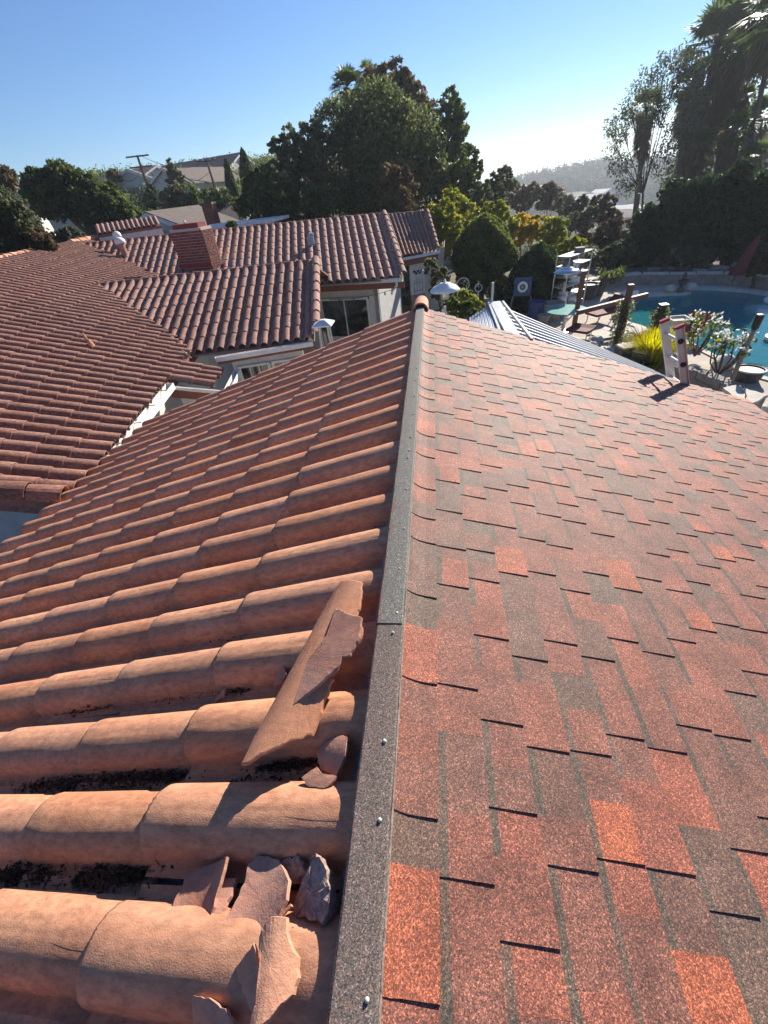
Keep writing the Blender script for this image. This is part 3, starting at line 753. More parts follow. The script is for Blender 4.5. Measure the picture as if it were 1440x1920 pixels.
# drain pipe elbow at the corner of C
pp = [CE1-cb*.22+nc_*.10+[0, 0, -.12], CE1-cb*.24+nc_*.10+[0, 0, -.22], CE1-cb*.52-nc_*.32+[0, 0, -.42], CE1-cb*.55-nc_*.34+[0, 0, -.55]]
mb = MB(); mb.tube(pp[:3], .045, 6); mb.tube(pp[2:], .045, 6); mb.build('downspout', WHITE, house2)
# D: gutter, fascia, wall, door recess and pillar
db = unit(DE1-DE0); nd = unit(np.cross(db, [0, 0, 1])); nd = nd*(1 if nd[1] < 0 else -1)
gutter(DE0+nd*.05+[0, 0, -.1], DE1+nd*.05+[0, 0, -.1]+db*.08, .1, .09)
mb = MB(); mb.bar(DE0+[0, 0, -.22], DE1+[0, 0, -.22]+db*.02, .03, .22); mb.build('fascia', TRIMR, house2)
bw = np.array(DE0)-nd*1.6
mb = MB(); mb.prism([[bw[0]-db[0]*3, bw[1]-db[1]*3, -1.35], [bw[0]+db[0]*3.1, bw[1]+db[1]*3.1, -1.35], [bw[0]+db[0]*3.1, bw[1]+db[1]*3.1, -3.95], [bw[0]-db[0]*3, bw[1]-db[1]*3, -3.95]], -nd*.12); mb.build('wall', STUCCO, house2)
p0 = at_plane(768, 485, DE0-nd*.3, nd); p1 = at_plane(795, 480, DE0-nd*.3, nd)
mb = MB(); mb.prism([[p0[0], p0[1], -1.35], [p1[0], p1[1], -1.35], [p1[0], p1[1], -2.75], [p0[0], p0[1], -2.75]], -nd*.1); mb.build('wall_panel', WHITE, house2)
mb = MB(); mb.prism([[p0[0], p0[1], -2.75], [p1[0], p1[1], -2.75], [p1[0], p1[1], -3.95], [p0[0], p0[1], -3.95]], -nd*.1); mb.build('wall', STONE, house2)
dd = bw+nd*.06; d0 = at_plane(748, 487, dd, nd); d1 = at_plane(766, 485, dd, nd)
mb = MB(); mb.prism([[d0[0], d0[1], -1.45], [d1[0], d1[1], -1.45], [d1[0], d1[1], -3.9], [d0[0], d0[1], -3.9]], nd*.03); mb.build('door', GLASS, house2)
d0 = at_plane(722, 542, dd, nd); d1 = at_plane(742, 540, dd, nd); window(d0, d1, -1.7, -3.2, nd, house2, 1, 1, .06)
# small iron trellis on the white panel
mb = MB(); f0 = p0+nd*.04; tz = -2.0
for k in range(4):
    q = f0+(p1-p0)*(.2+.2*k); mb.bar([q[0], q[1], -2.7], [q[0], q[1], -2.0-.1*abs(k-1.5)], .012)
for z in (-2.6, -2.3): mb.bar([*(f0+(p1-p0)*.2)[:2], z], [*(f0+(p1-p0)*.8)[:2], z], .012)
for k in range(5):
    q = f0+(p1-p0)*(.25+.13*k); mb.lathe([q[0], q[1], -1.85-.08*(k % 2)], [(.0, -.05), (.07, 0), (0, .05)], 6)
tag(mb.build('plant_trellis', BLACK, None), 'small black iron trellis with leaves on the white porch panel', 'trellis')

# chimney of bricks
def chimney():
    nC_ = unit(np.cross(RC1-RC0, CE1-RC1)); nC_ = nC_*(1 if nC_[2] > 0 else -1)
    c0 = at_plane(340, 500, RC1, nC_); c1 = at_z(397, 496, float(c0[2]))
    
    t = unit((c1-c0)*[1, 1, 0]); nn = np.cross([0, 0, 1], t); nn = nn*(1 if nn[1] < 0 else -1)
    W = float(np.linalg.norm((c1-c0)[:2])); Dp = .62
    base = c0*[1, 1, 0]; top = float(at_plane(322, 432, c0, nn)[2]); z0 = float(c0[2])-.5
    ch = thing('brick_chimney', (base[0], base[1], z0), None, None)
    ch.parent = house2; ch.location = tuple(np.array([base[0], base[1], z0])-WL[house2])
    H = top-z0
    mb = MB(); mb.prism([[*(base+t*.012-nn*.012)[:2], z0], [*(base+t*(W-.012)-nn*.012)[:2], z0], [*(base+t*(W-.012)-nn*(Dp-.012))[:2], z0], [*(base+t*.012-nn*(Dp-.012))[:2], z0]], [0, 0, H]); mb.build('mortar_core', MORT2, ch)
    bh, bl = .085, .24; nr = int(H/bh); cache = {}
    def bk(l):
        k = round(l, 2)
        if k not in cache:
            m = MB(); m.box((k/2, 0, 0), (k-.02, .09, bh-.020)); cache[k] = m.mesh('brick', BRICKM)
        return cache[k]
    cnt = 0
    for r in range(nr):
        z = z0+bh*(r+.5)
        for face in range(2):
            if face == 0: org, dr, out, Ln = base, t, nn, W
            else: org, dr, out, Ln = base+t*W, -nn, t, Dp
            s = -(bl/2) if r % 2 else 0
            while s < Ln-.02:
                a, b = max(0, s), min(Ln, s+bl)
                if b-a > .04 and cnt < 300:
                    p = org+dr*a-out*(.035-random.uniform(0, .006)); 
                    place('brick', bk(b-a), frame([p[0], p[1], z+random.uniform(-.002, .002)], dr, -out, [0, 0, 1]), ch); cnt += 1
                s += bl
    mb = MB(); zc = top+.03
    mb.prism([[*(base+t*.12-nn*.1)[:2], top-.02], [*(base+t*(W-.15)-nn*.1)[:2], top-.02], [*(base+t*(W-.15)-nn*(Dp-.1))[:2], top-.02], [*(base+t*.12-nn*(Dp-.1))[:2], top-.02]], [0, 0, .16]); mb.build('flue_cap', mat_basic('red_flue', (.30, .05, .04), (.2, .03, .03), 9, .7), ch)
    mb = MB(); a = base-t*.04+nn*.03; b = base+t*(W+.04)+nn*.03
    zb = float(c0[2])+.02; mb.bar([a[0], a[1], zb], [b[0], b[1], zb], .05, .10); mb.build('base_flashing', bpy.data.materials['red_flue'], ch)
    c = base+t*.55-nn*.3; mb = MB(); mb.lathe([c[0], c[1], top+.16], [(.03, -.02), (.05, .02), (.03, .07), (0, .09)], 8); mb.build('cap_knob', WPLAST, ch)
chimney()
# roof vents on C
nCp = unit(np.cross(RC1-RC0, CE1-RC1)); nCp = nCp*(1 if nCp[2] > 0 else -1)
def vent(px, py, hgt, r, label, mat=WPLAST):
    b = at_plane(px, py, RC1, nCp); p = b+[0, 0, hgt]; t = thing('roof_vent', b, label, 'vent', 'round vents on the cross wing')
    m = MB(); m.lathe(b-[0, 0, .05], [(r*.62, 0), (r*.6, hgt)], 12); m.build('pipe', CLAYP, t)
    m = MB(); m.lathe(p, [(r*.9, -.06), (r, -.02), (r*.98, .05), (r*.7, .12), (r*.25, .15), (0.01, .155)], 14); m.build('cap', mat, t, smooth=True)
vent(228, 462, .36, .16, 'white capped roof vent farther from the viewer, just under the cross ridge')
vent(234, 476, .40, .20, 'larger white capped roof vent standing on the tiles left of the brick chimney')
p = at_plane(585, 460, RC1, nCp)+[0, 0, .14]; t = thing('roof_vent', p-[0, 0, .1], 'two small grey pipe vents side by side on the far cross wing tiles', 'vent')
for dx in (-.1, .14):
    m = MB(); m.lathe(p+[dx*.4, -abs(dx)*.5, dx*.5+.1], [(.08, -.25), (.08, .0), (.095, .01), (.095, .07), (.02, .09)], 10); m.build('pipe', STEEL, t)
CRUMB = mat_basic('crumbly_mortar', (.50, .36, .30), (.22, .14, .12), 45, .95, bstr=1., bscale=70, bdist=.01, rnd=True)

# ================================================================== broken tile pieces and leaf litter on the left slope
def Lp(px, py, w=0.):             # photo point on the left tile field, w above its base
    return at_plane(px, py, OB+NL*w, NL)
def shard(name, a, b, outl, r, a_mid, label, up=None, th=.013, n=22, mat=CLAYB, cat='tile piece', group='broken clay tile pieces', flip=1, seed=0):
    """curved fragment of a barrel tile. a->b axis points of its crest line, outl(u)->(lo,hi) angles in degrees, r radius; flip -1 = hollow side up"""
    q = np.random.default_rng(seed+11)
    a = np.array(a, float); b = np.array(b, float); t = unit(b-a); up = unit(up if up is not None else NL); x = unit(np.cross(t, up)); z = np.cross(x, t)*1.0
    if np.dot(z, up) < 0: z = -z
    m = 9; V = []; jl = np.cumsum(q.normal(size=n+1)*1.4); jh = np.cumsum(q.normal(size=n+1)*1.4)
    L = np.linalg.norm(b-a); je = q.normal(size=m)*.006
    for lay in (0, th):
        for i in range(n+1):
            u = i/n; lo, hi = outl(u); lo += jl[i]*.5+q.normal()*.5; hi += jh[i]*.5+q.normal()*.5
            for k in range(m):
                an = math.radians(90+a_mid+lo+(hi-lo)*k/(m-1)); rr = r-lay
                e = je[k]*(1 if i == n else (-1 if i == 0 else 0))
                c = a+t*(L*u+e)
                if flip > 0: V.append(c+x*rr*math.cos(an)+z*(rr*math.sin(an)-r))
                else: V.append(c+x*rr*math.cos(an)-z*(rr*math.sin(an)-r))
    F = []; M = (n+1)*m
    for i in range(n):
        for k in range(m-1):
            F.append((i*m+k, (i+1)*m+k, (i+1)*m+k+1, i*m+k+1)); F.append((M+i*m+k, M+i*m+k+1, M+(i+1)*m+k+1, M+(i+1)*m+k))
        for k, s in ((0, -1), (m-1, 1)): F.append((i*m+k, (i+1)*m+k, M+(i+1)*m+k, M+i*m+k)[::s])
    for i, s in ((0, 1), (n, -1)):
        for k in range(m-1): F.append((i*m+k, i*m+k+1, M+i*m+k+1, M+i*m+k)[::s])
    mb = MB(); mb.add(V, F, q.random()); me_o = (a+b)/2
    return mb.build(name, mat, None, origin=me_o, label=label, cat=cat, group=group)
lin = lambda *p: (lambda u: (np.interp(u, [i/(len(p)-1) for i in range(len(p))], [x[0] for x in p]), np.interp(u, [i/(len(p)-1) for i in range(len(p))], [x[1] for x in p])))
def piece(label, pts, th=.013, bulge=0., axis=None, seed=0, mat=CLAYB, jag=.0018, nm='tile_shard', rough=.00025):
    """broken piece: outline points (photo x, y, height above the tile base), bulge across axis"""
    q = np.random.default_rng(seed+70); O = []
    n0 = len(pts); W = [Lp(x, y, w) for x, y, w in pts]
    for i in range(n0):
        a, b = W[i], W[(i+1) % n0]; k = max(2, int(np.linalg.norm(b-a)/.012))
        for j in range(k): O.append(a+(b-a)*j/k+q.normal(size=3)*jag*(0.3 if j == 0 else 1))
    O = np.array(O); n = len(O); c = O.mean(0)
    ax = unit(Lp(*axis[1], .1)-Lp(*axis[0], .1)) if axis else unit(O[0]-c); perp = unit(np.cross(NL, ax)); dm = max(abs((O-c) @ perp))+1e-6
    bb_ = np.stack([(O-c) @ ax, (O-c) @ perp, np.ones(n)], 1); co_, *_r = np.linalg.lstsq(bb_, (O-c) @ NL, rcond=None)
    O = O-np.outer((O-c) @ NL-bb_ @ co_, NL)*.75
    def lift(P): return P+NL*bulge*(1-((P-c) @ perp/dm)**2)
    rings = [1, .985, .8, .55, .28]; V = []
    for lay in (0, 1):
        for g in rings:
            for o in O:
                pt = c+(o-c)*g; rs = (pt-c) @ NL-(((pt-c) @ ax)*co_[0]+((pt-c) @ perp)*co_[1]+co_[2]); V.append(lift(pt-NL*rs*(1-g**3 if g < 1 else 0))-NL*lay*th+NL*q.normal()*rough*(.4 if g < 1 else 1)-NL*(.0015 if g == 1 and lay == 0 else 0))
    F = []; m = len(rings)*n
    for i in range(len(rings)-1):
        for k in range(n):
            k2 = (k+1) % n; F.append((i*n+k, i*n+k2, (i+1)*n+k2, (i+1)*n+k)); F.append((m+i*n+k, m+(i+1)*n+k, m+(i+1)*n+k2, m+i*n+k2))
    for k in range(n): F.append((k, m+k, m+(k+1) % n, (k+1) % n))
    e = len(V); V += [lift(c+NL*co_[2]), lift(c+NL*co_[2])-NL*th]; b_ = (len(rings)-1)*n
    for k in range(n): F.append((b_+k, b_+(k+1) % n, e)); F.append((m+b_+(k+1) % n, m+b_+k, e+1))
    mb = MB(); mb.add(V, F, q.random())
    o = mb.build(nm, mat, None, origin=c, label=label, cat='tile piece', group='broken clay tile pieces')
    return o
piece('longest broken tile piece, lying slantwise across the rows, pointed lower end', [(644,1097,.165),(687,1104,.135),(680,1142,.135),(660,1200,.13),(630,1264,.125),(600,1344,.115),(585,1378,.115),(539,1408,.12),(480,1439,.135),(461,1440,.14),(483,1392,.13),(544,1280,.13),(578,1217,.135),(605,1156,.14),(630,1117,.15)], .014, .055, ((660,1100),(480,1430)), 1, CLAYR)
piece('grey pink tile piece resting on top of the longest broken piece', [(633,1144,.185),(657,1156,.19),(681,1161,.18),(674,1194,.175),(656,1228,.17),(644,1232,.17),(635,1253,.165),(594,1294,.16),(550,1333,.155),(522,1350,.15),(521,1322,.155),(567,1256,.17),(600,1217,.18),(622,1183,.185),(629,1158,.185)], .012, .022, ((655,1150),(525,1345)), 2)
piece('small dark tile chip standing on edge left of the long broken piece', [(531,1246,.09),(537,1264,.085),(531,1275,.075),(512,1287,.05),(515,1264,.06)], .008, 0, None, 3)
piece('tiny pale crumb of tile beside the long broken piece', [(528,1286,.07),(539,1286,.07),(533,1297,.06),(527,1297,.055)], .008, 0, None, 4)
piece('dark shaded tile piece leaning on the mortar beside the ridge, above a pale flake', [(596,1414,.05),(612,1392,.07),(642,1378,.09),(654,1383,.095),(650,1419,.09),(631,1457,.07),(603,1444,.05)], .013, .012, None, 5)
piece('pale triangular tile flake, sunlit, below the long slanting broken piece', [(567,1460,.085),(593,1437,.09),(602,1449,.09),(633,1457,.085),(622,1469,.09),(605,1478,.095),(580,1475,.09)], .010, .004, None, 6)
piece('small dark triangular tile chip in a trough, well left of the long piece', [(400,1314,.03),(421,1290,.07),(420,1305,.055),(406,1316,.03)], .008, 0, None, 7)
piece('small grooved tile piece at the left end of the lower heap, one edge upright', [(346,1632,.085),(385,1622,.065),(414,1604,.11),(419,1603,.115),(414,1628,.11),(398,1681,.105),(388,1727,.10),(363,1733,.075),(339,1720,.085),(310,1726,.08),(325,1681,.085)], .013, -.026, ((385,1610),(350,1730)), 8)
piece('half hidden flat tile piece between the two upright pieces of the lower heap', [(412,1649,.06),(443,1646,.06),(433,1681,.07),(408,1722,.085),(389,1729,.085),(402,1687,.07)], .012, 0, None, 9)
piece('broad tile piece with a jagged top in the middle of the lower heap', [(478,1599,.10),(492,1600,.10),(511,1606,.105),(524,1628,.11),(537,1649,.12),(535,1687,.13),(520,1717,.13),(488,1753,.125),(474,1774,.12),(461,1781,.115),(408,1731,.115),(433,1687,.105),(454,1653,.09),(461,1618,.09)], .014, -.030, ((495,1600),(440,1760)), 10)
piece('small crumbly grey piece between the broad piece and the mortar lump', [(527,1621,.05),(554,1602,.07),(572,1615,.07),(575,1639,.06),(554,1656,.05),(537,1653,.05)], .025, .006, None, 11, CRUMB, .004, rough=.004)
piece('rough dark lump of mortar and clay leaning at the ridge, right end of the heap', [(596,1604,.10),(606,1608,.105),(613,1635,.12),(617,1660,.12),(618,1708,.10),(606,1740,.08),(586,1726,.07),(558,1722,.06),(547,1705,.06),(568,1656,.08)], .035, .012, None, 12, CRUMB, .004, rough=.005)
piece('narrow pale tile sliver under the mortar lump', [(523,1712,.10),(544,1694,.10),(547,1699,.10),(528,1720,.10)], .008, 0, None, 13)
piece('thin pointed grey tile splinter in the lowest heap', [(478,1769,.14),(440,1814,.12),(447,1840,.12),(474,1899,.13),(481,1910,.13),(488,1830,.15)], .012, .004, None, 14)
piece('leaf shaped sunlit tile piece, the largest of the lowest heap', [(520,1722,.13),(544,1722,.14),(547,1764,.14),(560,1795,.13),(559,1833,.13),(551,1865,.13),(523,1903,.13),(506,1922,.13),(481,1927,.13),(488,1847,.15),(492,1795,.15),(488,1757,.14),(502,1740,.13)], .014, .026, ((530,1725),(500,1920)), 15, CLAYR)
piece('dark chip under the leaf shaped tile piece beside the ridge mortar', [(550,1735,.09),(575,1764,.08),(573,1788,.08),(563,1805,.08),(548,1764,.09)], .012, 0, None, 16)
piece('dark piece in shade at the bottom edge of the photograph', [(363,1865,.10),(395,1872,.105),(426,1892,.11),(441,1922,.11),(430,1950,.10),(363,1950,.06)], .014, .008, None, 17)
def litter(segs, n, seed, label):
    q = np.random.default_rng(seed); V = []; F = []; T = []; b = 0
    for (x0, y0, x1, y1, wd, m) in segs:
        for _ in range(m):
            u = q.random(); px = x0+(x1-x0)*u; py = y0+(y1-y0)*u
            dens = math.sin(math.pi*min(1, max(0, u)))**.4
            c = Lp(px, py, .012)+np.array([0, q.normal()*wd*dens, 0])+NL*abs(q.normal())*.013*dens
            d = unit(np.array([q.normal()*1.2, q.normal()*.7, q.normal()*.35])); sdir = unit(np.cross(d, q.normal(size=3)))
            l = q.uniform(.008, .034)*.5; w = q.choice([.001, .0018, .0045])
            V += [c-d*l-sdir*w*.4, c-sdir*w, c+d*l, c+sdir*w+NL*.001]; F.append((b, b+1, b+2, b+3)); T.append(q.random()); b += 4
    me = big_mesh('leaf_litter', V, F, LITTER, T); link('leaf_litter', me, (0, 0, 0), label=label, cat='leaf litter', kind='stuff')
litter([(20, 1480, 350, 1455, .016, 1900), (0, 1640, 105, 1645, .016, 800), (140, 1650, 272, 1640, .016, 800)], 0, 1, 'heaps of dry dark leaf litter in the nearest tile troughs')
litter([(190, 1228, 350, 1200, .010, 450), (100, 1150, 130, 1145, .008, 90), (120, 1335, 230, 1315, .013, 600), (240, 1318, 360, 1305, .008, 300), (425, 1305, 470, 1295, .008, 90),
        (480, 1445, 590, 1430, .010, 350), (575, 1405, 620, 1390, .014, 260), (570, 1062, 605, 1060, .006, 60), (640, 1052, 690, 1040, .006, 90), (690, 1000, 720, 990, .004, 30),
        (540, 1620, 600, 1700, .016, 350), (580, 1750, 610, 1850, .012, 300), (0, 1265, 20, 1262, .008, 60), (560, 1120, 620, 1170, .008, 70)], 0, 2, 'thin scattered leaf litter caught in the upper tile troughs')

litter([(0, 1480, 420, 1450, .034, 420), (0, 1645, 330, 1640, .034, 420), (0, 1250, 480, 1190, .022, 300), (0, 1345, 470, 1290, .024, 380), (0, 1150, 560, 1060, .014, 220), (330, 1700, 600, 1880, .05, 320), (430, 1470, 640, 1420, .03, 260), (0, 1560, 600, 1550, .05, 60)], 0, 3, 'stray twigs and crumbs scattered thinly over the nearest tiles')

# ================================================================== pool terrace
def sheet(name, poly, z, mat, th=.06, **k):
    mb = MB(); P = [np.array([p[0], p[1], z]) for p in poly]; mb.prism(P, [0, 0, -th]); return mb.build(name, mat, None, origin=np.mean(P, 0), **k)
def build_pool():
    pl = thing('swimming_pool', (cen[0], cen[1], ZD-1.6), 'curved turquoise swimming pool beyond the shingle roof', 'swimming pool')
    n = len(POOL)
    # rounded outline
    pts = []
    for i in range(n):
        p0, p1, p2, p3 = [np.array(POOL[(i+k) % n]) for k in (-1, 0, 1, 2)]
        for k in range(4):
            t = k/4; pts.append(.5*((2*p1)+(-p0+p2)*t+(2*p0-5*p1+4*p2-p3)*t*t+(-p0+3*p1-3*p2+p3)*t**3))
    N_ = len(pts); c = np.mean(pts, 0)
    out = [p+unit((p-c)*[1, 1, 0])*.32 for p in pts]
    mb = MB()
    V = [[p[0], p[1], ZD+.03] for p in pts]+[[p[0], p[1], ZD+.03] for p in out]+[[p[0], p[1], ZD-.08] for p in pts]+[[p[0], p[1], ZD-.08] for p in out]
    F = []
    for i in range(N_):
        j = (i+1) % N_; F += [(i, j, N_+j, N_+i), (2*N_+i, 2*N_+j, j, i), (N_+i, N_+j, 3*N_+j, 3*N_+i)]
    mb.add(V, F); mb.build('coping', LSTONE, pl)
    mb = MB(); V = [[p[0], p[1], ZD-.08] for p in pts]+[[c[0]+(p[0]-c[0])*.90, c[1]+(p[1]-c[1])*.90, ZD-.85] for p in pts]
    mb.add(V, [(i, (i+1) % N_, N_+(i+1) % N_, N_+i) for i in range(N_)]+[tuple(N_+i for i in range(N_))]); mb.build('basin', PLASTER, pl)
    m, N, L, P = nt('pool_water'); g = coords(N, L, False)
    N.remove(P); fr = N.new('ShaderNodeFresnel'); fr.inputs['IOR'].default_value = 1.33
    tr = N.new('ShaderNodeBsdfTransparent'); tr.inputs[0].default_value = (.50, .86, .90, 1)
    gl = N.new('ShaderNodeBsdfGlossy'); gl.inputs['Roughness'].default_value = .03
    df = N.new('ShaderNodeBsdfDiffuse'); df.inputs[0].default_value = (.05, .40, .42, 1); bd_ = N.new('ShaderNodeMixShader'); bd_.inputs[0].default_value = .38; L.new(tr.outputs[0], bd_.inputs[1]); L.new(df.outputs[0], bd_.inputs[2])
    mx = N.new('ShaderNodeMixShader'); L.new(fr.outputs[0], mx.inputs[0]); L.new(bd_.outputs[0], mx.inputs[1]); L.new(gl.outputs[0], mx.inputs[2]); L.new(mx.outputs[0], N['Material Output'].inputs[0])
    no = noise(N, L, 2.2, 3, .6, g); b = N.new('ShaderNodeBump'); b.inputs['Strength'].default_value = .5; b.inputs['Distance'].default_value = .05; L.new(no.outputs[0], b.inputs['Height'])
    L.new(b.outputs[0], fr.inputs['Normal']); L.new(b.outputs[0], gl.inputs['Normal'])
    signed = -sum(pts[i][0]*pts[(i+1) % N_][1]-pts[(i+1) % N_][0]*pts[i][1] for i in range(N_))
    mb = MB(); mb.add([[p[0], p[1], ZD-.10] for p in pts], [tuple(range(N_))[::-1] if signed > 0 else tuple(range(N_))]); w = mb.build('water', m, pl)
    return pts, out
PPTS, POUT = build_pool()
# deck: ring of paving round the pool plus terrace to the left
n_ = len(POUT); c_ = np.mean(PPTS, 0)
mb = MB(); far = []
for p in POUT:
    d = unit((np.array(p)-c_)*[1, 1, 0]); far.append(np.array(p)+d*(6.5 if d[0] < -.25 else (2.0 if d[1] > 0 else 3.5)))
V = [[p[0], p[1], ZD] for p in POUT]+[[p[0], p[1], ZD-.004] for p in far]+[[p[0], p[1], ZD-.4] for p in far]
mb.add(V, [(i, (i+1) % n_, n_+(i+1) % n_, n_+i) for i in range(n_)]+[(n_+i, n_+(i+1) % n_, 2*n_+(i+1) % n_, 2*n_+i) for i in range(n_)])
mb.build('pool_deck', PAVE, None, kind='structure')
sheet('terrace_paving', [at_z(*q, ZD-.03) for q in [(975, 640), (1235, 720), (1190, 640), (1150, 545), (1090, 528), (985, 560), (930, 600)]], ZD-.03, PAVE, kind='structure')
sheet('lawn', [at_z(*q, -3.88) for q in [(842, 585), (905, 610), (990, 560), (985, 530), (900, 520), (830, 535)]], -3.88, GRASS, kind='structure')
# raised curved wall behind the pool
wpx = [(1085, 548), (1120, 541), (1160, 536), (1200, 534), (1250, 534), (1300, 534), (1350, 534), (1400, 537), (1450, 543), (1520, 556)]
W_ = [at_z(x, y, ZD) for x, y in wpx]
mb = MB(); H_ = .42
for i in range(len(W_)-1):
    a, b = W_[i]*[1, 1, 0]+[0, 0, ZD-.2], W_[i+1]*[1, 1, 0]+[0, 0, ZD-.2]; d = unit(b-a); nn = np.array([-d[1], d[0], 0])*.3
    mb.prism([a, b, b+nn, a+nn], [0, 0, H_+.2])
wall = mb.build('pool_retaining_wall', STONE, None, label='low curved stone wall along the far side of the pool', cat='wall')
for i in range(len(W_)-1):
    a, b = W_[i], W_[i+1]; d = unit(b-a); nn = np.array([-d[1], d[0], 0])*.34; L_ = np.linalg.norm(b-a); k = max(1, int(L_/.6))
    for j in range(k):
        m2 = MB(); p = a+(b-a)*(j/k)-nn*.1; q = a+(b-a)*((j+.95)/k)-nn*.1
        p = p*[1, 1, 0]+[0, 0, ZD+H_]; q = q*[1, 1, 0]+[0, 0, ZD+H_]; m2.prism([p, q, q+nn*1.1, p+nn*1.1], [0, 0, .05+random.uniform(0, .015)]); m2.build('cap_stone', LSTONE, wall, origin=p)
# planting bed behind the wall
bp = [w+np.array([0, .3, 0]) for w in W_]
sheet('planting_bed', [*bp, *[b+np.array([1.5, 14, 0]) for b in bp[::-1]]], ZD+.28, SOIL, .3, kind='structure')
# near planter wall beside the ladder (stone blocks)
def stone_wall(px, zt, zb, label, th=.3):
    P = [at_z(x, y, zt) for x, y in px]; t = thing('planter_wall', P[0]*[1, 1, 0]+[0, 0, zb], label, 'wall')
    for i in range(len(P)-1):
        a, b = P[i], P[i+1]; d = unit(b-a); nn = np.array([-d[1], d[0], 0])*th; rows = max(1, int((zt-zb)/.16)); L_ = np.linalg.norm(b-a)
        for r in range(rows):
            s = 0
            while s < L_:
                l = random.uniform(.22, .42); e = min(L_, s+l); m = MB(); p = a+d*s; q = a+d*(e-.012)
                z1 = zt-(zt-zb)*r/rows; z0 = zt-(zt-zb)*(r+1)/rows+.012; o = nn*random.uniform(-.06, .02)
                m.prism([[*(p-o)[:2], z0], [*(q-o)[:2], z0], [*(q-o+nn)[:2], z0], [*(p-o+nn)[:2], z0]], [0, 0, z1-z0]); m.build('stone', STONE, t, origin=p); s = e
    return t
stone_wall([(1283, 690), (1320, 702), (1352, 718), (1384, 742)], ZD+.55, ZD-.2, 'stone planter wall between the ladder and the pool')
stone_wall([(1195, 656), (1230, 664), (1262, 690)], ZD+.35, ZD-.2, 'low stone kerb wall around the yellow grass bed')

def things_at(name, base, label, cat, group=None): return thing(name, base, label, cat, group)
# ---- posts
def post(base, top, w, mat, label, name='wooden_post', zb=ZD, vine=None, cap=None, round_=False, D=None):
    b = at_z(*base, zb); tp = at_d(*top, math.hypot(b[0]-CAM[0], b[1]-CAM[1]))
    t = thing(name, b, label, 'post')
    tp = b*[1, 1, 0]+[0, 0, tp[2]]
    mb = MB()
    if round_: mb.tube([b, (b+tp)/2, tp], [w*.5, w*.46, w*.42], 10)
    else: mb.bar(b, tp, w, w, up=(0, 1, 0))
    mb.build('shaft', mat, t)
    if cap: m = MB(); m.box(tp+[0, 0, .03], (w*1.5, w*1.5, .06)); m.build('cap', cap, t)
    if vine:
        n = 1100; u = rng.random(n)**.8*vine; an = rng.random(n)*6.28; r = w*.6+rng.random(n)**2*w*1.3
        c = b+np.stack([r*np.cos(an), r*np.sin(an), u*(tp[2]-b[2])], 1)
        leaves('vine', c, .05, LF_OLIVE, parent=t)
    return t, b, tp
def quads(C, size, q=rng, droop=0.):
    n = len(C); d = q.normal(size=(n, 3)); d[:, 2] -= droop; d /= np.linalg.norm(d, axis=1)[:, None]
    e = np.cross(d, q.normal(size=(n, 3))); e /= np.linalg.norm(e, axis=1)[:, None]+1e-9
    s = (size*(.6+.8*q.random(n)))[:, None]
    V = np.stack([C-d*s, C-e*s*.5, C+d*s, C+e*s*.5], 1).reshape(-1, 3); F = np.arange(n*4).reshape(-1, 4)
    return V, F
def leaves(name, C, size, mat, parent=None, tint=None, droop=0., origin=None, **k):
    V, F = quads(np.asarray(C), size, droop=droop); 
    tint = rng.random(len(C)) if tint is None else tint
    if origin is None: origin = WL[parent] if parent is not None else np.mean(C, 0)
    return link(name, big_mesh(name, V, F, mat, tint, origin=origin), origin, parent, **k)
post((1075, 618), (1093, 508), .14, REDWD, 'tall red brown post at the left corner of the pool terrace frame')
post((1155, 648), (1187, 533), .15, REDWD, 'red brown post wrapped in ivy beside the pool edge', vine=.75)
post((1221, 650), (1247, 574), .15, REDWD, 'ivy covered post with a lamp cap behind the ladder', vine=.95, cap=BLACK)
t, b, tp = post((1362, 735), (1411, 592), .11, GREYW, 'weathered grey pole with a black torch top by the pool', round_=True)
m = MB(); m.lathe(tp-[0, 0, .30], [(.05, 0), (.075, .05), (.085, .3), (.07, .34), (.03, .35)], 10); m.build('torch_head', BLACK, t)
m = MB(); a = at_z(1083, 586, ZD+.9); b2 = at_z(1213, 553, ZD+.9); m.bar(a, b2, .12, .14); m.build('wooden_beam', REDWD, None, label='long horizontal red brown beam running from post towards the pool', cat='beam')
post((902, 575), (902, 466), .12, DARKW, 'dark wooden post in front of the domed tree', zb=-3.9)
# ---- ladder leaning on the roof edge
ladd = thing('extension_ladder', (3.9, 5.5, ZD), 'aluminium extension ladder with red rail ends rising above the roof edge', 'ladder')
topR = at_y(1273, 614, 5.28); topL = at_y(1246, 602, 5.68); footdir = unit(np.array([.36, .05, -1.]))
baseR = at_y(1283, 714, 5.28)
dR = unit(baseR-topR)
for tp_, nm in ((topR, 'r'), (topL, 'l')):
    m = MB(); e = tp_+dR*3.1; y = np.array([0, .016, 0]); s = 1 if nm == 'r' else -1
    m.bar(tp_, e, .085, .010, up=(0, 1, 0)); m.bar(tp_+np.array([.04, -.014*s, .012]), e+np.array([.04, -.014*s, .012]), .01, .03, up=(0, 1, 0)); m.bar(tp_+np.array([-.04, -.014*s, -.012]), e+np.array([-.04, -.014*s, -.012]), .01, .03, up=(0, 1, 0))
    m.build('rail', ALU, ladd)
    m = MB(); m.bar(tp_-dR*.025, tp_+dR*.01, .10, .045, up=(0, 1, 0)); m.build('rail_cap', ROPE, ladd, label='red rail end cap')
    m = MB(); o = np.array([.0, -.05 if nm == 'r' else .05, .0]); o2 = np.array([-.03, 0, 0])
    m.bar(tp_+dR*.75+o+o2*0, e+o, .08, .012, up=(0, 1, 0)); m.build('fly_rail', ALU, ladd)
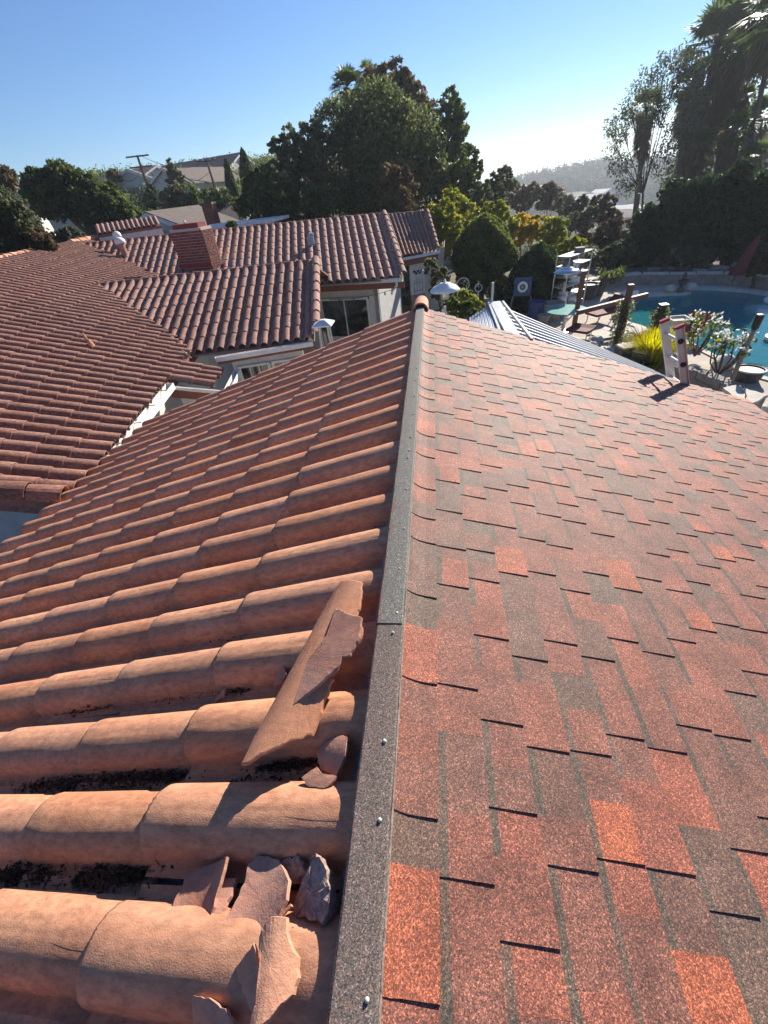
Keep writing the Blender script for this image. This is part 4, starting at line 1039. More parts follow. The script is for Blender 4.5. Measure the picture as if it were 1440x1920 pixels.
for k in range(10):
    a = topR+dR*(.17+.305*k); b_ = topL+dR*(.17+.305*k); m = MB(); m.tube([a, b_], .019, 8); m.build('rung', ALU, ladd)
    for q_ in (a,):
        m = MB(); m.lathe(q_+np.array([0, -.016, 0]), [(.03, -.01), (.03, .01)], 8, axis=np.array([[1, 0, 0], [0, 0, 1], [0, -1, 0]], float)); m.build('rung_rivet', BLACK, ladd)
# ---- metal patio roof
zc = -.42
A0 = at_z(922, 571, zc); A1 = at_z(934, 571, zc)
rk = lambda s: SB+DR*s+np.array([0, rake(s)-.12, 0])-NR*.06
B1 = rk(3.62)+np.array([.08, .12, 0]); B0 = rk(1.05); Bm = rk(1.30)
pr = thing('patio_roof', (A0[0]+1, A0[1]-.5, zc-.8), 'ribbed pale metal patio roof beyond the shingle edge', 'patio roof')
def ribbed(P, Q, P2, Q2, n, h, name, mat=STEEL, w=.35):
    """sheet between edge P->Q and edge P2->Q2 with n ribs parallel to P->Q"""
    P, Q, P2, Q2 = [np.array(v, float) for v in (P, Q, P2, Q2)]; nn = unit(np.cross(Q-P, P2-P)); nn = nn*(1 if nn[2] > 0 else -1)
    V = []; 
    for i in range(n):
        for f, z in ((0, 0), (.55, 0), (.65, h), (.85, h)):
            t = (i+f)/n; a = P+(P2-P)*t; b = Q+(Q2-Q)*t; V += [a+nn*z, b+nn*z]
    V += [P2, Q2]
    F = [(2*i, 2*i+1, 2*i+3, 2*i+2) for i in range(len(V)//2-1)]
    mb = MB(); mb.add(V, F); nb_ = len(V); 
    return mb.build(name, mat, pr)
far1 = at_z(1206, 688, float(B1[2])-.0)
ribbed(A1, far1+unit(far1-A1)*.1, Bm+[0.0, -.1, -.12], B1+[0.1, -.25, -.08], 12, .020, 'roof_panel')
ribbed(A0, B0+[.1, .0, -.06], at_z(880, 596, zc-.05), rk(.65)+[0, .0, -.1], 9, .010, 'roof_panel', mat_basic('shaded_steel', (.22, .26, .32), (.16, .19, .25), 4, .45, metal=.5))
m = MB(); m.bar((A0+A1)/2+[0, 0, .03], Bm+[0, 0, 0.0], .16, .035); m.build('hip_flashing', ALU, pr)
for dx in (-.10, .12):
    m = MB(); m.bar((A0+A1)/2+[dx, 0, .03], Bm+[dx*1.6, 0, 0.02], .03, .035); m.build('flashing_rib', ALU, pr)
m = MB(); m.bar(A0+[0, 0, 0], A0+[0, 0, .32], .035, .035); m.build('finial', ALU, pr)
for q_ in (A1, far1): m = MB(); m.bar([q_[0]-.1, q_[1]-.15, -3.95], [q_[0]-.1, q_[1]-.15, q_[2]-.05], .09); m.build('support_post', ALU, pr)
# ---- patio heaters
def dome_heater(px, py, D, r, label, base_z=-3.9, shape='dome', mat=STEEL):
    c = at_d(px, py, D); t = thing('patio_heater', [c[0], c[1], base_z], label, 'patio heater')
    m = MB()
    if shape == 'dome':
        m.lathe(c, [(r, -.05), (r*.98, -.02), (r*.75, .05), (r*.45, .09), (r*.38, .12), (r*.2, .13), (.03, .14), (.03, .19), (0.001, .20)], 28)
    m.build('reflector', mat, t, smooth=True)
    m = MB(); m.lathe(c-[0, 0, .24], [(.09, 0), (.11, .06), (.11, .26), (.06, .34)], 12); m.build('burner', ALU, t)
    m = MB(); m.tube([c-[0, 0, .4], [c[0], c[1], base_z+.7]], .035, 8); m.build('pole', ALU, t)
    m = MB(); m.lathe([c[0], c[1], base_z], [(.25, 0), (.24, .1), (.2, .7), (.12, .75)], 16); m.build('base', ALU, t)
dome_heater(834, 541, 11.5, .37, 'round domed patio heater just beyond the end of the ridge', mat=WPLAST)
dome_heater(1062, 507, 19.8, .55, 'gleaming flat topped patio heater beside the shelf rack', mat=CHROME, base_z=ZD)
# square pyramid heater left
c = at_d(606, 612, 9.0); t = thing('patio_heater', [c[0], c[1], -3.95], 'square glass tube patio heater with a white pyramid hood below the tiled eave', 'patio heater')
m = MB(); s = .20; hd = at_d(606, 606, 9.0)
V = [[hd[0]+x*s, hd[1]+y*s, hd[2]-.03] for x, y in ((-1, -1), (1, -1), (1, 1), (-1, 1))]; V2 = [[v[0], v[1], v[2]+.02] for v in V]; V3 = [[hd[0]+x*.05, hd[1]+y*.05, hd[2]+.07] for x, y in ((-1, -1), (1, -1), (1, 1), (-1, 1))]
m.add(V+V2+V3, [(3,2,1,0),(8,9,10,11)]+[(i, (i+1) % 4, 4+(i+1) % 4, 4+i) for i in range(4)]+[(4+i, 4+(i+1) % 4, 8+(i+1) % 4, 8+i) for i in range(4)]); m.build('hood', WPLAST, t)
for x, y in ((-1, -1), (1, -1), (1, 1), (-1, 1)):
    m = MB(); m.bar([hd[0]+x*.09, hd[1]+y*.09, hd[2]-.03], [hd[0]+x*.17, hd[1]+y*.17, -3.3], .03); m.build('frame_leg', ALU, t)
m = MB(); m.tube([[hd[0], hd[1], hd[2]-.05], [hd[0], hd[1], -3.2]], .06, 12); m.build('glass_tube', GLASS, t)
m = MB(); m.box([hd[0], hd[1], -3.55], (.42, .42, .75)); m.build('base', ALU, t)
# ---- loungers, chairs, pots, rack, barrels
def lounger(a_px, b_px, label, zb=ZD, mat=MAROON, back=True, w=.62, up=.32):
    a = at_z(*a_px, zb+up); b = at_z(*b_px, zb+up); d = unit((b-a)*[1, 1, 0]); L_ = np.linalg.norm((b-a)[:2]); s = np.array([-d[1], d[0], 0]); a = a*[1, 1, 0]+[0, 0, zb+up]
    t = thing('sun_lounger', a*[1, 1, 0]+[0, 0, zb], label, 'sun lounger')
    m = MB(); m.bar(a, a+d*L_*.62, w, .08); m.build('cushion', mat, t)
    e = a+d*L_*.62; m = MB(); m.bar(e, e+d*L_*.36+[0, 0, .45 if back else .05], w, .08); m.build('backrest', mat, t)
    for u in (.1, .58):
        for k in (-1, 1): m = MB(); q_ = a+d*L_*u+s*k*w*.45; m.bar(q_, q_*[1, 1, 0]+[0, 0, zb], .03); m.build('leg', ALU, t)
    return t
lounger((1108, 590), (1160, 578), 'maroon padded lounger under the wooden beam, back raised')
lounger((1080, 622), (1098, 612), 'dark maroon round edged seat beside the tall post', back=False, w=.8)
lounger((1200, 632), (1222, 627), 'pink red cushioned footstool on the pool coping behind the ladder', mat=ROPE, back=False, w=.55, up=.25)
lounger((1285, 628), (1307, 612), 'red padded reclining chair with white frame at the pool edge', mat=ROPE)
lounger((1165, 575), (1180, 568), 'white framed chair partly behind the ivy post', mat=WPLAST, w=.5)
def pot(px, py, r, h, mat, label, zb=ZD, name='plant_pot', cat='pot', plant=None, taper=.75):
    p = at_z(px, py, zb); t = thing(name, p, label, cat)
    m = MB(); m.lathe(p, [(r*taper, 0), (r, h*.85), (r*1.06, h*.86), (r*1.06, h), (r*.92, h), (r*.85, h*.9)], 16); m.build('body', mat, t, smooth=False)
    if plant is not None:
        n = 260; cc = p+np.stack([rng.normal(size=n)*r*.7, rng.normal(size=n)*r*.7, h+abs(rng.normal(size=n))*r*.9], 1); leaves('foliage', cc, .06, plant, t)
    return t
pot(1100, 560, .42, .62, POT, 'wide dark planter tub behind the shelf rack, left of two')
pot(1118, 553, .36, .60, POT, 'dark planter tub nearer the pool, right of two')
pot(1003, 600, .33, .7, BLUEP, 'blue plastic drum under the target board', name='plastic_drum', cat='drum', taper=.95)
pot(1033, 598, .42, .62, CLAYPOT, 'wide grey stone tub beside the blue drum')
pot(1018, 608, .24, .36, CLAYPOT, 'small grey pot in front of the blue drum')
tpot = pot(1398, 712, .34, .30, POT, 'dark pot with a thin pale rim below the grey pole', taper=.8); m = MB(); m.tube([WL[tpot]+[.36*math.cos(a), .36*math.sin(a), .30] for a in np.linspace(0, 6.284, 20)], .018, 6); m.build('rim', LSTONE, tpot)
for i, (x, y) in enumerate([(1148, 533), (1131, 535), (1158, 527)]):
    pot(x, y, .16, .22, POT, ['small plant pot on the wall, leftmost of three', 'small plant pot on the wall, lower middle of three', 'small plant pot on the wall, furthest of three'][i], zb=ZD+.45, plant=LF_MID)
# shelf rack
r0 = at_z(1052, 590, ZD); r1 = at_z(1092, 572, ZD); d = unit((r1-r0)*[1, 1, 0]); s = np.array([-d[1], d[0], 0]); W2 = np.linalg.norm((r1-r0)[:2]); dp = .55
rk_t = thing('shelf_rack', r0, 'tall metal shelf rack full of shiny boxes beside the round bush', 'shelf rack')
for u in (0, W2):
    for v in (0, dp): m = MB(); q_ = r0+d*u+s*v; m.bar(q_, q_+[0, 0, 2.1], .035); m.build('upright', ALU, rk_t)
for k in range(6):
    m = MB(); z = .25+.36*k; q_ = r0+[0, 0, z]; m.prism([q_, q_+d*W2, q_+d*W2+s*dp, q_+s*dp], [0, 0, .03]); m.build('shelf', ALU, rk_t)
    for j in range(2):
        if (k+j) % 3 == 2: continue
        m = MB(); q2 = q_+d*(.15+.45*j*W2)+s*.1+[0, 0, .03]; m.box(q2+d*.2+s*.15+[0, 0, .08], (.34, .3, .14)); tag(m.build('storage_tray', WPLAST if (k+j) % 2 else GREYW, None), ['lowest','second','third','fourth','fifth','topmost'][k]+' shelf of the metal rack, '+('left' if j == 0 else 'right')+' hand storage tray', 'tray', 'trays on the shelf rack')
# target board
p = at_z(979, 598, ZD); tb = thing('target_board', p, 'square board with a round blue, white and red target', 'target')
hdT = at_d(980, 538, math.hypot(*(p-CAM)[:2])); fw = unit((CAM-hdT)*[1, 1, 0]); sx = np.array([-fw[1], fw[0], 0])
m = MB(); h_ = .33; m.prism([hdT-sx*h_-[0, 0, h_], hdT+sx*h_-[0, 0, h_], hdT+sx*h_+[0, 0, h_], hdT-sx*h_+[0, 0, h_]], -fw*.05); m.build('board', BLUEP, tb)
AX = np.stack([sx, np.array([0, 0, 1.]), fw], 1)
for r, off, mt in ((.26, .012, mat_basic('target_blue', (.05, .08, .16), None, 8, .7)), (.20, .020, WPLAST), (.11, .028, BLUEP), (.06, .036, mat_basic('target_gold', (.5, .4, .08), None, 8, .7))):
    m = MB(); m.lathe(hdT+fw*off, [(r, -.008), (r, 0)], 28, axis=AX); m.build('ring', mt, tb)
for k in (-1, 1): m = MB(); m.bar(hdT+sx*k*.35-[0, 0, h_], [*(hdT+sx*k*.45)[:2], ZD], .05); m.build('leg', GREYW, tb)
# round glass table
p = at_z(1055, 620, ZD); t = thing('glass_table', p, 'round green glass topped table left of the tall post', 'table')
m = MB(); m.lathe(p+[0, 0, .72], [(.72, 0), (.74, .012), (.72, .025)], 32); m.build('tabletop', TARP, t)
m = MB(); m.lathe(p, [(.3, 0), (.06, .05), (.05, .7), (.2, .72)], 12); m.build('pedestal', ALU, t)
# closed umbrellas
def closed_umbrella(base, top, r, label, mat, zb):
    b = at_z(*base, zb); D = math.hypot(*(b-CAM)[:2]); tp = at_d(*top, D)
    t = thing('closed_umbrella', b, label, 'umbrella'); H = tp[2]-b[2]; ax = tp-b
    m = MB(); m.tube([b, b+ax*.99], .03, 8); m.build('pole', DARKW, t)
    m = MB(); V = []; seg = 16; us = [.18, .22, .45, .75, .95, 1.0]; rr = [1.0, 1.1, .75, .55, .3, .05]
    for u, k in zip(us, rr):
        for j in range(seg):
            a = 2*math.pi*j/seg; q_ = r*k*(1+.22*math.cos(a*6)); V.append(b+ax*u+np.array([q_*math.cos(a), q_*math.sin(a), 0]))
    m.add(V, [(i*seg+j, i*seg+(j+1) % seg, (i+1)*seg+(j+1) % seg, (i+1)*seg+j) for i in range(len(us)-1) for j in range(seg)]); m.build('canopy', mat, t, smooth=True)
closed_umbrella((1372, 530), (1424, 440), .26, 'closed maroon garden umbrella standing behind the pool wall', MAROON, ZD+.3)
# fountain with two globes on the coping
p = at_z(1275, 547, ZD+.05); t = thing('frog_fountain', p, 'small dark statue between two pale round stones at the far pool edge', 'statue')
m = MB(); m.lathe(p, [(.16, 0), (.13, .12), (.06, .2), (.12, .3), (.2, .42), (.22, .46), (.05, .44), (.08, .6), (.05, .72), (.0, .75)], 12); m.build('body', POT, t)
for k, lab in ((-1, 'left pale round stone beside the pool statue'), (1, 'right pale round stone beside the pool statue')):
    q_ = p+np.array([.42*k, .05, .15]); m = MB(); m.lathe(q_, [(.05, -.17), (.17, -.12), (.22, 0), (.16, .12), (.04, .16)], 12); m.build('round_stone', LSTONE, None, label=lab, cat='stone', smooth=True)
# hand rail
a = at_z(1350, 668, ZD); b = at_z(1388, 668, ZD); m = MB()
pts = [a, a+[0, 0, .55], a+(b-a)*.25+[0, 0, .82], a+(b-a)*.7+[0, 0, .75], b+[0, 0, .35], b+[0, 0, -.1]]
m.tube(pts, .035, 8); m.build('pool_handrail', POT, None, label='dark curved grab rail at the pool edge', cat='rail', smooth=True)
# square bird bath / lantern
p = at_z(1272, 640, ZD); t = thing('square_planter', p, 'square bowl on a thin pedestal right of the ladder top', 'planter'); q_ = at_d(1274, 596, math.hypot(*(p-CAM)[:2]))
m = MB(); m.tube([p, q_-[0, 0, .15]], .04, 8); m.build('pedestal', POT, t)
m = MB(); s_ = .3; 
V = [[q_[0]+x*k*s_, q_[1]+y*k*s_, q_[2]+z] for k, z in ((.5, -.18), (1, 0), (.8, 0), (.6, -.06)) for x, y in ((-1, -1), (1, -1), (1, 1), (-1, 1))]
m.add(V, [(3, 2, 1, 0)]+[(4*k+i, 4*k+(i+1) % 4, 4*k+4+(i+1) % 4, 4*k+4+i) for k in range(3) for i in range(4)]+[(12, 13, 14, 15)]); m.build('bowl', LSTONE, t)
# floats on the water
for (x, y, r, lab) in ((1456, 634, .32, 'white round float on the pool at the right edge'), (1452, 563, .34, 'pale flat slab over the pool at the right edge')):
    p = at_z(x, y, ZD-.04); m = MB(); m.lathe(p, [(r*.9, -.06), (r, 0), (r*.95, .06), (r*.6, .08)], 20); m.build('pool_float', WPLAST, None, label=lab, cat='float')
# big light slabs / boulders near the corner
def boulder(px, py, sz, label, mat=STONE, zb=ZD, rot=0, flat_=False, seed=0, name='boulder'):
    q = np.random.default_rng(seed); p = at_z(px, py, zb); 
    import bmesh
    bm = bmesh.new(); bmesh.ops.create_icosphere(bm, subdivisions=3, radius=1)
    ph = q.random(3)*6
    for v in bm.verts:
        c = v.co.copy(); k = 1+.16*math.sin(3*c.x+ph[0])+.13*math.sin(4*c.y+ph[1])+.1*math.sin(6*c.z+ph[2])
        if flat_: c.z = max(-.6, min(.55, c.z*1.4))
        v.co = Vector((c.x*k*sz[0], c.y*k*sz[1], c.z*(k if not flat_ else 1)*sz[2]))
    me = bpy.data.meshes.new(name); bm.to_mesh(me); bm.free(); me.materials.append(mat)
    o = link(name, me, p+[0, 0, sz[2]*.5], label=label, cat='rock'); o.rotation_euler[2] = rot; return o
def slab(px, zt, th, mat, label, hb, name='rock_slab'):
    P = [at_z(x, y, zt) for x, y in px]; c = np.mean(P, 0); q = np.random.default_rng(int(px[0][0])); t = thing(name, c*[1, 1, 0]+[0, 0, zt-hb], label, 'rock')
    O = []
    for i in range(len(P)):
        for k in range(4): O.append(P[i]+(P[(i+1) % len(P)]-P[i])*k/4+q.normal(size=3)*[.012, .012, 0])
    m = MB(); m.prism(O, [0, 0, -th]); m.build('top_slab', LSTONE, t); I = [c+(o-c)*.93-[0, 0, th] for o in O]; m = MB(); m.prism(I, [0, 0, -hb+th]); m.build('base_block', STONE, t)
slab([(1356, 727), (1380, 721), (1392, 727), (1397, 740), (1393, 757), (1376, 742)], ZD+.85, .07, LSTONE, 'left pale split rock slab beyond the roof corner', .95)
slab([(1395, 728), (1407, 731), (1440, 739), (1414, 755), (1396, 757), (1400, 742)], ZD+.87, .07, LSTONE, 'right pale split rock slab beyond the roof corner', .95)
boulder(1350, 690, (.36, .28, .22), 'rounded pale boulder under the flowering plant', LSTONE, ZD, .5, False, 3)
stone_wall([(1375, 752), (1418, 800), (1440, 790)], ZD+.35, ZD-.3, 'brown stone box wall under the pale slabs at the roof corner')
for i, (x, y, s_) in enumerate([(1303, 716, .14), (1335, 706, .12), (1180, 640, .2), (1165, 655, .16), (1205, 662, .14), (1120, 640, .18), (1300, 690, .12), (1435, 770, .15), (1425, 785, .12), (1110, 650, .15)]):
    o = boulder(x, y, (s_*1.2, s_, s_*.7), 'small pale garden stone on the terrace edge', LSTONE, ZD, i, False, 10+i, 'garden_stone'); o['group'] = 'small pale stones on the terrace'
for i, (x, y, a, b) in enumerate([(1150, 655, .5, .3), (1172, 648, .45, .35), (1198, 640, .5, .3), (1130, 628, .5, .4), (1150, 618, .45, .3), (1185, 622, .5, .35), (1222, 650, .45, .3), (1100, 640, .5, .35)]):
    q_ = at_z(x, y, ZD+.03); m = MB(); m.prism([q_+[-a, -b*.7, 0], q_+[a*.7, -b, 0], q_+[a, b*.6, 0], q_+[-a*.6, b, 0]], [0, 0, .035]); o = m.build('stepping_stone', LSTONE, None, label='pale flat stepping stone on the terrace between the posts', cat='stone'); o['group'] = 'stepping stones between the posts'; o.rotation_euler[2] = i*.7
# planter boxes
for (x0, y0, x1, y1, lab) in ((1157, 668, 1190, 663, 'dark planter box at the edge of the metal patio roof, left'), (1190, 672, 1216, 678, 'dark planter box with white rim beside the yellow grass')):
    a = at_z(x0, y0, ZD+.3); b = at_z(x1, y1, ZD+.3); t = thing('planter_box', (a+b)/2*[1, 1, 0]+[0, 0, ZD], lab, 'planter'); m = MB(); m.bar(a, b, .4, .5); m.build('box', POT, t)
    m = MB(); m.bar(a+[0, 0, .27], b+[0, 0, .27], .44, .04); m.build('rim', LSTONE, t)
# plants: yellow grass, white flowers
def grass_tuft(px, py, r, h, n, label, mat=LF_GRASSY, zb=ZD):
    p = at_z(px, py, zb); V = []; F = []; b = 0
    for _ in range(n):
        a = rng.random()*6.28; rr = r*rng.random()**.5*.4; out = r*rng.random(); hh = h*(.6+.4*rng.random()); c = p+np.array([rr*math.cos(a), rr*math.sin(a), 0]); d = np.array([math.cos(a), math.sin(a), 0]); s = np.array([-d[1], d[0], 0])*.012
        m1 = c+d*out*.35+[0, 0, hh*.65]; m2 = c+d*out+[0, 0, hh]
        V += [c-s, c+s, m1+s, m1-s, m2+s*.3, m2-s*.3]; F += [(b, b+1, b+2, b+3), (b+3, b+2, b+4, b+5)]; b += 6
    me = big_mesh('foliage', V, F, mat, np.repeat(rng.random(n), 2), origin=p); t = thing('ornamental_grass', p, label, 'grass plant'); link('foliage', me, p, t)
grass_tuft(1215, 690, .75, 1.05, 1500, 'bright yellow ornamental grass clump behind the ladder foot')
grass_tuft(1200, 700, .4, .5, 300, 'green blade plant at the foot of the yellow grass', LF_MID)
def flower_plant(px, py, H, nst, label, spread=.5, zb=ZD+.3, base=None):
    p = at_z(px, py, zb); t = thing('flowering_plant', p, label, 'plant'); m = MB(); L_ = []; Fl = []
    for i in range(nst):
        a = i*2.4; e = p+np.array([math.cos(a)*spread*rng.random(), math.sin(a)*spread*rng.random(), H*(.7+.3*rng.random())]); mid_ = (p+e)/2+np.array([math.cos(a), math.sin(a), 0])*.12
        m.tube([p, mid_, e], [.020, .017, .013], 6)
        for k in range(15):
            an = rng.random()*6.28; L_.append(e+np.array([math.cos(an), math.sin(an), 0])*rng.uniform(.05, .22)+[0, 0, rng.normal()*.05-.03])
        for k in range(16): Fl.append(e+rng.normal(size=3)*[.09, .09, .04]+[0, 0, .08])
    m.build('stems', BARK, t); leaves('foliage', np.array(L_), .075, LF_MID, t); leaves('blossom', np.array(Fl), .045, LF_WHITE, t)
flower_plant(1302, 668, 1.0, 8, 'white flowering shrub with bare stems right of the ladder', .6)
flower_plant(1345, 706, .95, 9, 'white flowering leafy shrub in front of the grab rail', .5)
# wheels / hoop ornaments in the garden
def hoop(px, py, D, r, label, mat=ALU):
    c = at_d(px, py, D); fw_ = unit((CAM-c)*[1, 1, 0]); sx_ = np.array([-fw_[1], fw_[0], 0]); pts = [c+sx_*r*math.cos(a)+np.array([0, 0, 1])*r*math.sin(a) for a in np.linspace(0, 2*math.pi, 25)]
    m = MB(); m.tube(pts, .018, 6); m.tube([c-[0, 0, r], [c[0], c[1], -3.9]], .015, 5); m.build('wire_hoop', mat, None, label=label, cat='garden ornament')
hoop(868, 534, 17, .22, 'thin white metal hoop ornament near the round heater')
hoop(897, 540, 18, .13, 'smaller white hoop ornament beside the dark post')
# fence rail and bits by the lawn, small chairs on the porch
m = MB(); 
for x, y in ((876, 560), (900, 575), (925, 590)): q_ = at_z(x, y, -3.9); m.bar(q_, q_+[0, 0, .5], .05)
m.bar(at_z(872, 560, -3.5), at_z(928, 592, -3.5), .05); m.build('low_rail_fence', GREYW, None, label='low wooden rail fence beside the small lawn', cat='fence')
def chair(px, py, label, zb=-3.9, mat=BLACK, s=.45):
    p = at_z(px, py, zb); t = thing('patio_chair', p, label, 'chair')
    m = MB(); m.box(p+[0, 0, .45], (s, s, .05)); m.build('seat', mat, t); m = MB(); m.box(p+[0, s/2, .72], (s, .04, .5)); m.build('backrest', mat, t)
    for x in (-1, 1):
        for y in (-1, 1): m = MB(); m.bar(p+[x*s*.45, y*s*.45, 0], p+[x*s*.45, y*s*.45, .45], .03); m.build('leg', mat, t)
chair(742, 572, 'black patio chair beside the house corner, nearer one'); chair(760, 566, 'black patio chair beside the porch door')
chair(820, 556, 'dark iron garden chair left of the round heater'); 
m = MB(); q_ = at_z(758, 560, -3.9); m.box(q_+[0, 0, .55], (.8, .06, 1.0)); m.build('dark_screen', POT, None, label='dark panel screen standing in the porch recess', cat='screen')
# string of lamps under the C eave
sA = CE1-cb*2.9+nc_*-.30+[0, 0, -.62]; sB = CE1-cb*.35+nc_*-.1+[0, 0, -.34]
st_ = thing('string_lights', (sA+sB)/2, 'string of small bulbs hanging along the white wall under the eave', 'string lights')
pts = [sA+(sB-sA)*u-np.array([0, 0, .10*math.sin(math.pi*u)]) for u in np.linspace(0, 1, 9)]
m = MB(); m.tube(pts, .008, 5); m.build('cable', BLACK, st_)
for u in (.15, .38, .6, .85):
    q_ = sA+(sB-sA)*u-np.array([0, 0, .10*math.sin(math.pi*u)]); m = MB(); m.lathe(q_-[0, 0, .11], [(.005, 0), (.028, .03), (.022, .08), (.015, .11)], 8); m.build('bulb', POT, st_)
# small finial things on the roofs
p = at_plane(169, 643, AE0+np.array([0, 0, .1]), unit(np.cross(ad, RA0-AE0))); m = MB(); m.lathe(p, [(.07, -.1), (.05, .0), (.02, .08)], 8); m.lathe(p+[-.05, 0, .05], [(.03, 0), (.035, .08), (.01, .16)], 6)
m.build('broken_chip', CLAYR, None, label='small red broken chip standing on the long roof slope', cat='tile piece')
m = MB(); p = at_plane(350, 668, AE0+np.array([0, 0, .12]), unit(np.cross(ad, RA0-AE0))); m.bar(p+[-.03, 0, -.05], p+[.14, .0, .1], .03); m.bar(p+[.1, 0, -.05], p+[-.05, .0, .14], .02)
m.build('twig', GREYW, None, label='loose forked twig lying on the tiles by the valley', cat='twig')

# ================================================================== trees
def zbase(P): return float(terr(P[0], P[1]))
LEAFTRI = [0]
def tree(name, label, blobs, D, n, size, mat, group=None, cat='tree', trunk=True, base_px=None, tr=.22, droop=0., tintb=0., clump=.30, cl_n=26, deep=1.0, shell=.55, zb=None, barkm=None, sparse=False):
    """blobs: (px, py, rpx[, D]) crown lobes on the photo at distance D; leaves are spread through them in clumps"""
    B = []
    for bl in blobs:
        x, y, r = bl[:3]; dd = bl[3] if len(bl) > 3 else D; c = at_d(x, y, dd); R = r*mpp(c); B.append((c, R))
    C = np.mean([b[0] for b in B], 0)
    if base_px is not None:
        bb = at_d(base_px[0], base_px[1], D); base = np.array([bb[0], bb[1], zb if zb is not None else zbase(bb)])
    else: base = np.array([C[0], C[1], zb if zb is not None else zbase(C)])
    t = thing(name, base, label, cat, group)
    tot = sum(R**2 for _, R in B); P = []; T = []
    for c, R in B:
        k = max(30, int(n*R*R/tot)); nc_l = max(5, k//cl_n)
        d = rng.normal(size=(nc_l, 3)); d /= np.linalg.norm(d, axis=1)[:, None]; rad = R*(shell+(1-shell)*rng.random(nc_l)**.6)
        cc = c+d*rad[:, None]*np.array([1, deep, 1]); idx = rng.integers(0, nc_l, k)
        g = rng.normal(size=(k, 3)); g *= (R*clump*.55*rng.random(k)**.4/np.linalg.norm(g, axis=1)*1.6)[:, None]; g[:, 2] *= .75
        P.append(cc[idx]+g); ct = rng.normal(size=nc_l)*.16; T.append(np.clip(.42+tintb+ct[idx]+rng.normal(size=k)*.14, 0, 1))
    P = np.vstack(P); T = np.concatenate(T); LEAFTRI[0] += len(P)*2
    leaves('crown', P, size, mat, t, T, droop)
    if trunk:
        m = MB(); hub = C*[1, 1, 0]+[0, 0, base[2]+(C[2]-base[2])*.55]
        if base_px is not None: hub = base+(C-base)*.55
        m.tube([base-[0, 0, .3], base+(hub-base)*.5+[.1, 0, 0], hub], [tr*1.25, tr, tr*.75], 8)
        for c, R in B[:9]:
            mid_ = (hub+c)/2+np.array([0, 0, -.1*R]); m.tube([hub, mid_, c], [tr*.45, tr*.28, tr*.10], 6)
            if sparse:
                for _ in range(7):
                    e = c+unit(rng.normal(size=3))*R*.95; m.tube([mid_+(c-mid_)*.4, (c+e)/2, c+(e-c)*.85], [tr*.2, tr*.12, tr*.04], 4)
        m.build('trunk', barkm or BARK, t)
    return t
# ---- the large clump behind the far wing
tree('broadleaf_tree', 'huge dark evergreen broadleaf tree in the middle of the clump', [(690,300,85),(745,340,75),(640,330,60),(770,270,55),(705,225,55),(625,235,38),(700,380,60),(620,385,50),(790,370,60),(660,260,40),(740,225,40),(800,320,40)], 34, 52000, .10, LF_DARK, tr=.5, tintb=.12, clump=.38, cl_n=34, shell=.62)
tree('eucalyptus_tree', 'brownish topped eucalyptus rising behind the dark broadleaf tree', [(735,140,24),(755,160,22),(705,165,30),(775,195,28),(800,215,25),(745,200,40),(785,250,30)], 42, 13000, .13, LF_BROWN, tr=.3, tintb=.1, droop=.6)
tree('columnar_poplar', 'tall rounded green tree at the right end of the clump', [(842,188,18),(850,215,24),(828,228,20),(858,245,20),(838,265,32),(850,300,28),(825,320,34),(810,280,26)], 37, 14000, .11, LF_MID, tr=.2, tintb=.0)
tree('broadleaf_tree', 'open branched green tree leaning out right of the poplar', [(880,290,16),(893,320,16),(865,330,26),(845,355,32),(880,360,24),(905,350,13),(835,380,25)], 33, 8500, .11, LF_MID, tr=.18, tintb=.0)
tree('olive_tree', 'airy small leaved tree at the left side of the clump', [(545,265,22),(525,290,20),(570,260,20),(595,250,20),(555,300,28),(585,300,32),(540,330,24),(515,272,12)], 32, 9000, .10, LF_OLIVE, tr=.16, tintb=.02, sparse=True)
tree('broadleaf_tree', 'brown leaved small tree in front of the dark clump', [(725,335,22),(748,330,20),(735,365,28),(765,350,18),(752,385,26)], 29, 5500, .09, LF_BROWN, tr=.12, tintb=.1)
tree('broadleaf_tree', 'dense dark green tree left of the airy one', [(505,335,20),(500,365,26),(525,375,36),(560,385,36),(485,395,24),(595,390,30)], 30, 11000, .10, LF_DARK, tr=.2, tintb=.05)
tree('broadleaf_tree', 'rounded dark tree standing at the left foot of the clump', [(482,335,14),(470,350,16),(478,375,22),(455,385,18)], 33, 4500, .10, LF_MID, tr=.15, tintb=-.1)
tree('broadleaf_tree', 'dark bushy tree behind the yellow shrubs, right of the clump', [(905,385,26),(930,370,20),(945,345,14),(920,335,12),(890,395,24)], 40, 6000, .13, LF_OLIVE, tr=.16, tintb=-.15)
